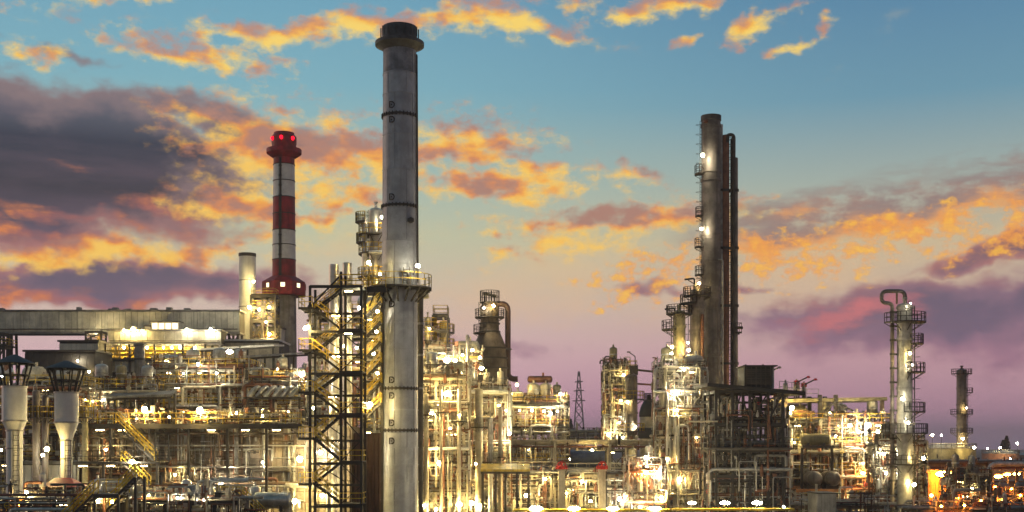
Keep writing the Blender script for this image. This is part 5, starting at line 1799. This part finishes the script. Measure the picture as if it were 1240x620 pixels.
# ================================================================== LIT UNIT RIGHT OF THE BLACK FRAME
unit_block('sprawling lit cream unit between the black frame and the right column', 'the sprawling cream unit', 170, 956, 1078, (632, 604, 572, 541, 512), 10, 6, 1, 'brown_steel', 150, 41, 20, 640, fine=800, lights=.25, vmats=('cream_paint', 'olive_vessel', 'galvanised', 'brown_column'), rmax=.34)
A = At(168)
t = thing('gantry_frame', uniq('high beam frame with diagonal braces over the sprawling cream unit'), 'frame', (A.x(1010), 172, 0))
for yy in (171, 177):
    bar('beam', (A.x(938), yy, A.z(484.5)), (A.x(1082), yy, A.z(482)), .35, .5, 'olive_vessel', t)
for px, m in ((957, 'brown_steel'), (999.5, 'dark_steel'), (1019, 'dark_steel'), (1076, 'brown_steel')):
    for yy in (171, 177):
        bar('post', (A.x(px), yy, 0), (A.x(px), yy, A.z(477 if m == 'dark_steel' else 484)), .5, .5, m, t)
bar('brace', (A.x(1001), 170.8, A.z(500)), (A.x(1018), 170.8, A.z(486)), .25, .25, 'dark_steel', t)
bar('brace', (A.x(1019), 170.8, A.z(487)), (A.x(1040), 170.8, A.z(497)), .25, .25, 'dark_steel', t)
bar('tie', (A.x(1001), 170.8, A.z(498)), (A.x(1030), 170.8, A.z(498)), .25, .3, 'dark_steel', t)
t = thing('plant_room', uniq('cream box room floodlit at the left end of the high beam frame'), 'building', (A.x(975), 178, 0))
MB().box(A.x(954), A.x(1000), 179.5, 184, 0, A.z(488)).build('wall', 'cream_paint', t, smooth=False)
for k in range(9):
    bar('rib', (A.x(957 + k * 5), 179.45, 0), (A.x(957 + k * 5), 179.45, A.z(488.4)), .12, .14, 'cream_paint', t)
MB().box(A.x(952), A.x(1002), 179, 184.4, A.z(488), A.z(486)).build('roof', 'dark_steel', t, smooth=False)
for k, (px, py, L, rr, m) in enumerate(((985, 532, 30, 7, 'olive_vessel'), (981, 579, 30, 9, 'brown_column'), (1003, 579, 30, 9, 'brown_column'))):
    drum(('olive lying drum', 'brown end-on drum, the left one,', 'brown end-on drum, the right one,')[k] + ' at the front of the sprawling cream unit', (A.x(px), 167.0, A.z(py)), L * .113, rr * .113, m, axis='x' if k == 0 else 'y', legs=A.z(540) if k == 0 else A.z(592))
bar('drum_stand', (A.x(968), 167, A.z(541)), (A.x(1006), 167, A.z(541)), 2.0, .3, 'dark_steel', bpy.data.objects['gantry_frame'])
bar('drum_stand', (A.x(968), 167, A.z(593)), (A.x(1014), 167, A.z(593)), 4.0, .3, 'dark_steel', bpy.data.objects['gantry_frame'])
for px in (969, 1005):
    bar('drum_leg', (A.x(px), 167, 0), (A.x(px), 167, A.z(541)), .3, .3, 'dark_steel', bpy.data.objects['gantry_frame'])
t = thing('orange_beam', uniq('orange painted beam low at the right of the black frame'), 'beam', (A.x(992), 163, 0))
bar('beam', (At(163).x(964), 163, At(163).z(594)), (At(163).x(1022), 163, At(163).z(594)), .3, .4, 'orange_panel', t)
for px in (966, 1020):
    bar('post', (At(163).x(px), 163, 0), (At(163).x(px), 163, At(163).z(594)), .3, .3, 'orange_panel', t)
A = At(168)
for k, (px, top_, wd) in enumerate(((963, 463, 6), (977, 462, 8), (986, 465, 5))):
    t = vessel('small %s vent vessel on the high beam frame, %s from the left' % (('pale', 'red topped', 'grey')[k], ORD[k]), A.x(px), 174, A.z(484) + .3, wd * A.s / 2, A.z(top_) - A.z(484), ('galvanised', 'cream_paint', 'galvanised')[k], legs=.4)
    if k:
        MB().box(A.x(px - 3), A.x(px + 3), 173.6, 174.4, A.z(top_ + 1), A.z(top_ - 4)).build('red_hood', 'signal_red', t, smooth=False)
MB().box(A.x(942), A.x(1000), 171.5, 176.5, A.z(484), A.z(483) + .3).build('walkway', 'dark_steel', bpy.data.objects['gantry_frame'], smooth=False)
rail_mesh(MB(), [(A.x(942), 171.6, A.z(483) + .3), (A.x(999), 171.6, A.z(483) + .3)], 1.2).build('handrail', 'galvanised', bpy.data.objects['gantry_frame'], smooth=False)
for k, (px, py) in enumerate(((939, 447), (975, 459), (984, 462))):
    t = thing('boom_lamp_post', uniq('thin slanting boom lamp above the high beam frame, %s from the left' % ORD[k]), 'lamp post', (A.x(px), 173, A.z(481)))
    pipe([(A.x(px), 173, A.z(481)), (A.x(px), 173, A.z(py + 2)), (A.x(px + 14), 173, A.z(py - 5))], .1, 'dark_steel', t, 'boom')
    MB().lathe(A.x(px + 14.5), 173, [(0, A.z(py - 3.4)), (.3, A.z(py - 4)), (.2, A.z(py - 6)), (0, A.z(py - 6.5))], 8).build('head', 'signal_red' if k else 'grey_paint', t)
A = At(132)
t = thing('container_cabin', uniq('grey blue cabin at the bottom right of the black steel frame'), 'cabin', (A.x(1001), 134, 0))
MB().box(A.x(989), A.x(1013), 132, 136, 0, A.z(598)).build('body', 'grey_paint', t, smooth=False)
MB().box(A.x(988), A.x(1014), 131.8, 136.2, A.z(598), A.z(596.6)).build('roof', 'blue_cap', t, smooth=False)
for k in range(7):
    bar('rib', (A.x(991 + k * 3.4), 131.96, 0), (A.x(991 + k * 3.4), 131.96, A.z(598.4)), .08, .08, 'grey_paint', t)
pipe_rack('low lit pipe rack at the foot of the sprawling cream unit', 140, 958, 1075, 612, 5, 33, 9, 'brown_steel', bays=5, extra=26, mats=('galvanised', 'cream_paint', 'rust_pipe', 'cladding'))

# ================================================================== SILVER COLUMN WITH THE PIPE LOOP
D = 152
A = At(D)
s = A.s
column('silver column with a looped overhead pipe at the right', 1095.5, D, 18.5, 366, 'galvanised', rings=(372, 410, 470, 560), plats=((389, 180, 395, 1.6), (415, 300, 390, 1.3), (450, 270, 395, 1.5), (498, 250, 395, 1.5), (524, 180, 400, 1.8), (562, 180, 400, 1.6)), lad=-12, rail='dark_steel', head=.35)
t = thing('overhead_loop', uniq('brown looped pipe rising above the silver column on the right'), 'pipe', (A.x(1080), D, 0))
pipe([(A.x(1096), D, A.z(368)), (A.x(1096), D, A.z(352.5)), (A.x(1067.5), D, A.z(352.5)), (A.x(1067.5), D, A.z(367)), (A.x(1080.5), D, A.z(367)), (A.x(1080.5), D, 0)], 2.4 * s, 'brown_column', t, 'loop', 12, 3.2)
pipe([(A.x(1086), D, A.z(368)), (A.x(1086), D, A.z(353))], .13, 'brown_steel', t, 'stay')
for py in range(378, 620, 17):
    bar('pipe_bracket', (A.x(1080), D, A.z(py)), (A.x(1088), D, A.z(py)), .16, .22, 'dark_steel', t)
    MB().tube([(A.x(1080.5), D, A.z(py) - .13), (A.x(1080.5), D, A.z(py) + .13)], 3.2 * s, 12).build('clamp', 'dark_steel', t)
unit_block('lit lattice round the foot of the silver column on the right', 'the lattice under the silver column', 156, 1066, 1116, (628, 598, 568, 540), 5, 3, 1, 'cream_paint', 50, 42, 6, 640, rail='dark_steel', vmats=('cladding', 'cream_paint', 'galvanised', 'brown_column'))

# ================================================================== FAR RIGHT
column('distant slim column standing above the far tank on the right', 1164.5, 300, 12, 446, 'brown_column', plats=((452, 150, 400, 1.2), (475, 320, 400, 1.4), (501, 150, 400, 1.4), (524, 150, 400, 1.4)), lad=-5, rail='dark_steel', rings=(470, 490, 515))
def tank(label, D, pxa, pxb, pyt, mat, roofmat, rail=True, lights=()):
    A = At(D)
    cx, r, z = A.x((pxa + pxb) / 2), (pxb - pxa) / 2 * A.s, A.z(pyt)
    t = thing('storage_tank', uniq(label), 'tank', (cx, D, 0))
    n = max(1, round(z / 3.2))
    for i in range(n):
        MB().lathe(cx, D, [(r, z * i / n), (r, z * (i + 1) / n)], 44).build('shell_course', mat, t)
        MB().lathe(cx, D, [(r - .01, z * (i + 1) / n - .12), (r + .14, z * (i + 1) / n - .1), (r + .14, z * (i + 1) / n), (r - .01, z * (i + 1) / n + .02)], 44).build('wind_girder', 'brown_steel', t)
    MB().lathe(cx, D, [(r + .1, z + .02), (r * .6, z + .9), (0, z + 1.2)], 44).build('roof', roofmat, t)
    if rail:
        pts = [(cx + r * cos(q * pi / 18), D + r * sin(q * pi / 18), z) for q in range(36)]
        rail_mesh(MB(), pts, 1.2, .12, 3, closed=True).build('handrail', 'galvanised', t, smooth=False)
    return t
tank('wide olive storage tank under the distant slim column', 304, 1112, 1180, 543, 'olive_vessel', 'grey_paint')
tank('far low brown tank near the right edge', 430, 1190, 1233, 549, 'rust_pipe', 'grey_paint')
tank('very far pale tank at the right edge', 520, 1222, 1262, 551, 'brown_column', 'grey_paint', False)
def conifer(label, px, pyt, D, seed):
    A = At(D)
    rg = random.Random(seed)
    cx, h = A.x(px), A.z(pyt)
    t = thing('poplar_tree', uniq(label), 'tree', (cx, D, 0))
    b = MB().tube([(cx, D, 0), (cx + .1, D, h * .5), (cx, D, h * .97)], [.35, .22, .04], 7)
    for k in range(14):
        z = h * (.15 + .055 * k)
        a = rg.uniform(0, 6.28)
        b.tube([(cx, D, z), (cx + cos(a) * 1.0, D + sin(a) * 1.0, z + 1.8)], [.09, .03], 5)
    b.build('trunk', 'bark', t)
    c = MB()
    for k in range(1500):
        f = rg.random()
        z = h * (.12 + .88 * f)
        rr = (1.9 * min(1, (1 - f) * 2.2 + .12)) * sqrt(rg.random()) * (1 + .25 * sin(7 * f + seed))
        a = rg.uniform(0, 6.28)
        p = Vector((cx + rr * cos(a), D + rr * sin(a), z))
        n1 = Vector((rg.gauss(0, 1), rg.gauss(0, 1), rg.gauss(0, 1))).normalized()
        n2 = n1.orthogonal().normalized()
        q = rg.uniform(.18, .4)
        c.add([p + n1 * q, p + n2 * q * .7, p - n1 * q, p - n2 * q * .7], [(0, 1, 2, 3)])
    c.build('crown', 'conifer', t, smooth=False)
conifer('dark slender tree far behind the low brown tank', 1219, 528, 470, 1)
conifer('dark slender tree, the shorter one behind the low brown tank', 1214.5, 533, 480, 2)
conifer('dark slender tree on the skyline below the pylon', 691, 507, 420, 3)
conifer('dark slender tree just left of the pylon foot', 686.5, 512, 425, 4)
long_pipes('long dark pipe bridge across the right edge', 196, 1112, 1262, ((560, .32, 'brown_steel', 0), (563, .45, 'grey_paint', .9), (559, .3, 'galvanised', 1.8), (567, .2, 'rust_pipe', .3)), (1118, 1155, 1196, 1238), 'brown_steel')
A = At(192)
t = thing('pipe_bend', uniq('fat pale pipe dropping from the bridge near the right edge'), 'pipe', (A.x(1198), 192, 0))
pipe([(A.x(1262), 192, A.z(562)), (A.x(1198), 192, A.z(562)), (A.x(1198), 192, 0)], 3.2 * A.s, 'galvanised', t, 'pipe', 14, 3)
for py in (580, 600):
    MB().lathe(A.x(1198), 192, [(3.2 * A.s, A.z(py) - .1), (4.2 * A.s, A.z(py) - .1), (4.2 * A.s, A.z(py) + .1), (3.2 * A.s, A.z(py) + .1)], 14).build('flange', 'grey_paint', t)
shed('orange lit panelled store at the right', 206, 1122, 1152, 571, 6, 'orange_panel', 6, 'brown_steel')
shed('low brown shed beyond the pipe bridge at the right', 240, 1150, 1250, 584, 8, 'brown_steel', 14, 'dark_steel')
unit_block('dark low pipe unit at the right edge', 'the dark unit at the right edge', 176, 1204, 1256, (620, 603), 6, 4, 1, 'brown_steel', 46, 43, 5, 630, rmax=.3, rail='dark_steel', vmats=('brown_column', 'reactor_lining', 'grey_paint', 'brown_column'))
unit_block('brown pipe unit just right of the orange lit store', 'the unit right of the orange store', 168, 1156, 1192, (622, 598, 580), 5, 2, 1, 'brown_steel', 44, 44, 5, 630, rail='dark_steel', vmats=('brown_column', 'grey_paint', 'galvanised', 'brown_column'))
pipe_rack('near brown pipe rack in the bottom right corner', 128, 1112, 1262, 617, 5, 35, 9, 'brown_steel', bays=5, extra=20, mats=('rust_pipe', 'brown_steel', 'grey_paint', 'galvanised'))
# ground-hugging far plant, seen in the gaps
for k, (pxa, pxb, pyt, D, m) in enumerate(((690, 742, 541, 330, 'brown_steel'), (600, 700, 538, 300, 'grey_paint'), (1050, 1125, 541, 340, 'brown_steel'), (830, 960, 536, 320, 'grey_paint'))):
    shed('low far shed filling a gap in the skyline, ' + ('below the pylon', 'left of the pylon', 'left of the far tank', 'behind the black frame')[k], D, pxa, pxb, pyt, 12, m, 12, 'dark_steel')

# ================================================================== LAMPS
W, O, WH = 'warm_lamp', 'orange_lamp', 'white_lamp'
d = lambda **k: k
lamps('under the long gallery', [(116, 402.5, 227, d(size=2.0)), (122, 402.5, 227, d(size=1.9)), (150, 400, 222, d(size=1.7)), (161, 398, 222, d(size=2.0)), (172, 401, 222, d(size=1.2)), (226, 399, 222, d(size=1.6)), (255, 399, 222, d(size=2.2))])
lamps('in the open yellow floor', [(k, 421, 222.5, d(size=1.9, arm=(0, .6, .6))) for k in (122, 150, 178, 198, 208, 218, 236)])
lamps('on the black shed and its neighbour', [(94, 437, 204, d(size=1.3, mat=WH)), (118, 437, 217, d(size=1.7)), (108, 450, 203, d(size=1.3))])
lamps('low behind the capped vents', [(104, 484, 148, d(size=1.0)), (112, 486, 148, d(size=1.0)), (126, 484, 148, d(size=1.1)), (52, 551, 126, d(size=1.5)), (57, 544, 108.5, d(size=1.9)), (2, 455, 136, d(size=1.0)), (1, 545, 125, d(size=1.3))])
lamps('among the near pipe racks at bottom left', [(118, 607, 99.5, d(size=.9)), (136, 608, 99.5, d(size=.9)), (24, 612, 101, d(size=.8, mat=O)), (32, 596, 101, d(size=1.0)), (70, 606, 101, d(size=.9)), (215, 603, 108, d(size=.9)), (246, 606, 108, d(size=.9)), (180, 600, 108, d(size=.8))])
lamps('on the furnace deck', [(175, 496, 130, d(size=2.7)), (166, 507, 132.5, d(size=.8)), (242, 497, 130, d(size=2.6)), (318, 503, 132, d(size=1.0)), (350, 498, 132, d(size=1.2)), (205, 505, 132, d(size=.9)), (286, 500, 132, d(size=1.0))])
lamps('on the panelled furnace wall', [(160, 559, 126.5, d(size=1.7, mat=WH, squash=1.6)), (267, 585, 130.6, d(size=2.3)), (363, 556, 130.4, d(size=2.3)), (357, 607, 130.4, d(size=2.4)), (318, 560, 131.5, d(size=1.0)), (212, 575, 131.5, d(size=1.1)), (128, 545, 131.5, d(size=1.1))])
lamps('over the silver pipe unit', [(240, 441, 152, d(size=1.4)), (200, 437, 156, d(size=1.0)), (278, 426, 168, d(size=2.6, squash=1.7)), (262, 452, 152, d(size=.9)), (222, 452, 153, d(size=.9))])
lamps('under the sheet canopy', [(336, 447, 151, d(size=.9)), (365, 452, 150, d(size=1.3, squash=1.6, tilt=-30)), (318, 450, 153, d(size=.8))])
lamps('on the small tower by the pale chimney', [(307, 341, 238.5, d(size=2.0)), (302, 372, 234.5, d(size=2.8)), (314, 375, 234.5, d(size=1.8)), (326, 372, 235, d(size=2.0)), (326, 405, 235, d(size=2.4)), (322, 390, 235, d(size=1.5))])
lamps('on the zigzag stair tower', [(371, 397, 126, d(size=1.9, squash=1.9, tilt=-30, arm=(.5, 1.0, .1))), (380, 494, 133.5, d(size=1.8)), (366, 454, 130, d(size=1.3, squash=1.7, tilt=-30)), (435, 373, 131.5, d(size=1.6)), (417, 419, 131.5, d(size=1.2)), (432, 421, 132, d(size=1.1)), (448, 490, 130.5, d(size=2.2))])
lamps('on the narrow stair by the chimney', [(456, 402, 135.5, d(size=1.6)), (452, 428, 135.5, d(size=1.5)), (457, 377, 135.5, d(size=1.3)), (457, 452, 135.5, d(size=1.4))])
lamps('at foot of the stair tower', [(388, 548, 132, d(size=1.7)), (390, 600, 132, d(size=1.9))])
lamps('on the ring walkway of the grey chimney', [(446, 317.5, 131.5, d(size=1.0, squash=1.8, tilt=-40, arm=(.2, .6, -1.6))), (506, 322, 131.0, d(size=1.4, squash=1.3, tilt=30, arm=(-.6, 1.2, -1.0)))])
lamps('on the floodlit column behind the chimney', [(462.5, 263, 146.5, d(size=1.6, mat=WH)), (460, 332, 146, d(size=1.2)), (448, 320, 146, d(size=.9))])
lamps('high on the cream units right of the chimney', [(527, 438, 160, d(size=1.5)), (541, 436, 160, d(size=2.8, squash=1.4)), (552, 438, 160, d(size=2.5, squash=1.4)), (520, 398, 164, d(size=1.0)), (508, 455, 143, d(size=1.9)), (572, 424, 152, d(size=1.5)), (581, 433, 151, d(size=1.3)), (583, 446, 151, d(size=1.9, squash=1.4)), (560, 430, 158, d(size=1.2))])
lamps('midway up the cream units', [(523, 501, 144, d(size=1.9)), (541, 477, 144, d(size=2.0, squash=1.4)), (556, 503, 144, d(size=1.0)), (568, 504, 150, d(size=1.3)), (604, 491, 150, d(size=1.0)), (613, 497, 150, d(size=.9)), (545, 519, 144, d(size=1.1))])
lamps('low on the cream units', [(515, 545, 144, d(size=1.3)), (532, 561, 144, d(size=1.9)), (578, 562, 149.5, d(size=2.7)), (606, 547, 149.5, d(size=2.2)), (617, 525, 150, d(size=1.6)), (569, 575, 149, d(size=1.2))])
lamps('at the foot of the cream units', [(512, 612, 143, d(size=1.2)), (528, 617, 143, d(size=1.6)), (556, 611, 143, d(size=2.4, squash=1.5)), (570, 609, 149, d(size=2.2, squash=1.5)), (584, 613, 149, d(size=1.8))])
lamps('on the reactor top', [(586, 373, 175.3, d(size=1.5)), (597.5, 370, 175.5, d(size=1.9))])
lamps('on the cream deck structure', [(626, 466, 185, d(size=1.8)), (617, 476, 185, d(size=1.2)), (644, 497, 184.5, d(size=1.7)), (667, 501, 184.5, d(size=1.7)), (678.5, 477, 185, d(size=1.3)), (658, 498, 184.5, d(size=.9)), (629, 497, 184.5, d(size=.9)), (640, 545, 184.5, d(size=.8)), (675, 498, 184.5, d(size=.8))])
lamps('under the cream pipe bridge', [(717, 545, 171, d(size=1.1, squash=1.5)), (690, 556, 171, d(size=.7)), (640, 563, 190, d(size=.8))])
lamps('on the cream rail racks', [(637, 600, 149.5, d(size=2.2)), (750, 604, 149.5, d(size=2.0)), (660, 580, 150.5, d(size=1.2)), (705, 583, 150.5, d(size=1.4)), (715, 607, 149.5, d(size=1.6)), (758, 601, 150.5, d(size=1.1)), (686, 597, 151, d(size=.8))])
lamps('on the slim caged tower', [(755, 454, 178.5, d(size=1.4)), (752, 485, 178.5, d(size=1.4)), (760, 487, 175.5, d(size=1.2)), (750, 512, 178.5, d(size=1.3)), (769.5, 517, 175.5, d(size=1.3)), (754, 530, 178, d(size=1.0)), (737, 526, 178, d(size=1.7))])
lamps('in the low pump structure', [(782, 572, 148.5, d(size=2.1, mat=O, squash=1.3)), (797, 573, 148.5, d(size=2.0, mat=WH, tilt=-30, squash=1.4)), (775, 614, 148, d(size=1.5)), (801, 603, 148, d(size=1.8)), (783, 554, 149, d(size=1.0, squash=2.2, tilt=40))])
lamps('on the bright lattice below the tall columns', [(814, 420, 158.8, d(size=1.6)), (813, 428, 155, d(size=1.1)), (820, 475, 154.8, d(size=1.9)), (820, 497, 154.8, d(size=1.2)), (808, 556, 154.8, d(size=1.5, squash=1.4)), (823, 581, 154.8, d(size=1.5, squash=1.3)), (833, 415, 160.2, d(size=1.1)), (834, 424, 160, d(size=1.6)), (847, 456, 159.5, d(size=.8)), (828, 447, 155, d(size=.9)), (843, 530, 155, d(size=1.0))])
lamps('high up the left side of the very tall column', [(851, 188, 165.4, d(size=2.0, mat=WH)), (849.5, 277, 166, d(size=1.4, mat=WH)), (847, 343, 163, d(size=1.0))])
lamps('on the yellow gantry before the black frame', [(838, 609, 122, d(size=1.3, squash=3.2, arm=(0, .45, -.55))), (878, 609, 122, d(size=1.3, squash=3.2, arm=(0, .45, -.55))), (917, 609, 122, d(size=1.3, squash=3.2, arm=(0, .45, -.55))), (949, 614, 122, d(size=.7, squash=1.6, arm=(0, .45, -.3)))])
lamps('on the left stretch of the gantry', [(k, 616, 118, d(size=1.9, squash=3.0, arm=(0, .45, -.3))) for k in (649, 695, 742, 793)])
lamps('at the left of the sprawling cream unit', [(959, 494, 168, d(size=2.6)), (962, 536, 168, d(size=1.0)), (957, 500, 168.5, d(size=1.3))])
lamps('in the middle of the sprawling cream unit', [(1029, 515, 167.5, d(size=2.2, squash=1.2)), (1051, 515, 167.5, d(size=2.6, squash=1.3)), (1063, 523, 167.5, d(size=1.8)), (1040, 523, 168, d(size=1.3)), (1012, 528, 168, d(size=1.1)), (1005, 500, 168, d(size=.9))])
lamps('at the right foot of the sprawling cream unit', [(1045, 573, 168, d(size=1.9, mat=O, squash=1.5)), (1045, 561, 168, d(size=1.1)), (1070, 550, 154.5, d(size=1.3)), (1060, 573, 168, d(size=1.2)), (1073, 573, 154.5, d(size=1.2)), (1030, 596, 168, d(size=1.0))])
lamps('on the silver column at the right', [(1102, 428, 149.2, d(size=1.6)), (1093, 483, 148.8, d(size=1.8)), (1100, 512, 149, d(size=1.5)), (1103, 367, 150, d(size=.7, mat=WH)), (1118.5, 555, 150, d(size=1.7)), (1107, 587, 150, d(size=2.0)), (1105, 442, 149.8, d(size=1.0))])
lamps('around the far tank at the right', [(1129, 527, 296, d(size=2.0, arm=(0, .1, -4.5))), (1140, 527, 296, d(size=2.0, arm=(0, .1, -4.5))), (1180, 542, 294, d(size=2.4)), (1170.5, 494, 297.5, d(size=1.5)), (1166, 531, 296, d(size=2.2)), (1122, 543, 294, d(size=1.4))])
lamps('by the far low brown tank', [(1196, 543, 420, d(size=2.0, mat=WH)), (1211, 542, 420, d(size=2.4)), (1232, 537, 420, d(size=3.2, mat=WH, arm=(0, .1, -8))), (1224, 555, 416, d(size=2.6))])


def street_lamp(label, px, py, D, size, side=-1):
    A = At(D)
    p = A.p(px, py)
    t = thing('street_lamp', uniq(label), 'street lamp', (p.x - side * 1.6, D, 0), 'orange street lamps at the right')
    pipe([(p.x - side * 1.6, D, 0), (p.x - side * 1.6, D, p.z + .5), (p.x, D, p.z + .45)], .09, 'grey_paint', t, 'post', 8, 12)
    MB().box(p.x - .55, p.x + .55, D - .2, D + .2, p.z + .22, p.z + .5).build('head', 'grey_paint', t, smooth=False)
    place('lens', 'lens', 'orange_lamp', t, p, (.62 * size, .3 * size, .22 * size))


for k, (px, py, D, sz, lab) in enumerate(((1143, 574, 203, 2.2, 'orange street lamp in front of the orange lit store'), (1191, 580, 200, 1.2, 'orange street lamp left of the fat dropping pipe'), (1209, 577, 205, 1.1, 'orange street lamp just right of the fat dropping pipe'), (1219.5, 574.5, 210, 1.0, 'orange street lamp, second from the right edge'), (1231, 574, 212, 1.0, 'orange street lamp nearest the right edge'), (1228, 612, 182, 1.6, 'low orange street lamp at the bottom right edge'))):
    street_lamp(lab, px, py, D, sz)

lamps('near the orange lit store', [(1128, 600, 204, d(size=2.0, mat=O)), (1149, 590, 204, d(size=1.6, mat=O)), (1160, 602, 167, d(size=1.3, mat=O)), (1236, 600, 175, d(size=1.6, mat=O)), (1215, 606, 175, d(size=1.5, mat=O)), (1178, 592, 167, d(size=1.0)), (1188, 606, 167, d(size=1.3, mat=O)), (1168, 612, 127, d(size=1.0, mat=O)), (1205, 590, 175, d(size=1.2, mat=O)), (1225, 592, 175, d(size=1.1, mat=O)), (1140, 613, 127, d(size=1.0, mat=O))])

# ------------------------------------------------------------------ thin evening haze round the whole plant
hz = MB().box(-2600, 2600, -260, 4300, -1.0, 72.0).build('haze', 'white_paint', smooth=False)
hm = bpy.data.materials.new('haze')
hm.use_nodes = True
hm.node_tree.nodes.clear()
pv = hm.node_tree.nodes.new('ShaderNodeVolumePrincipled')
pv.inputs['Color'].default_value = (0.86, 0.8, 0.84, 1)
pv.inputs['Density'].default_value = 0.0003
ho = hm.node_tree.nodes.new('ShaderNodeOutputMaterial')
hm.node_tree.links.new(pv.outputs[0], ho.inputs['Volume'])
hz.data.materials.clear()
hz.data.materials.append(hm)
tag(hz, 'thin evening haze over the plant', kind='stuff')
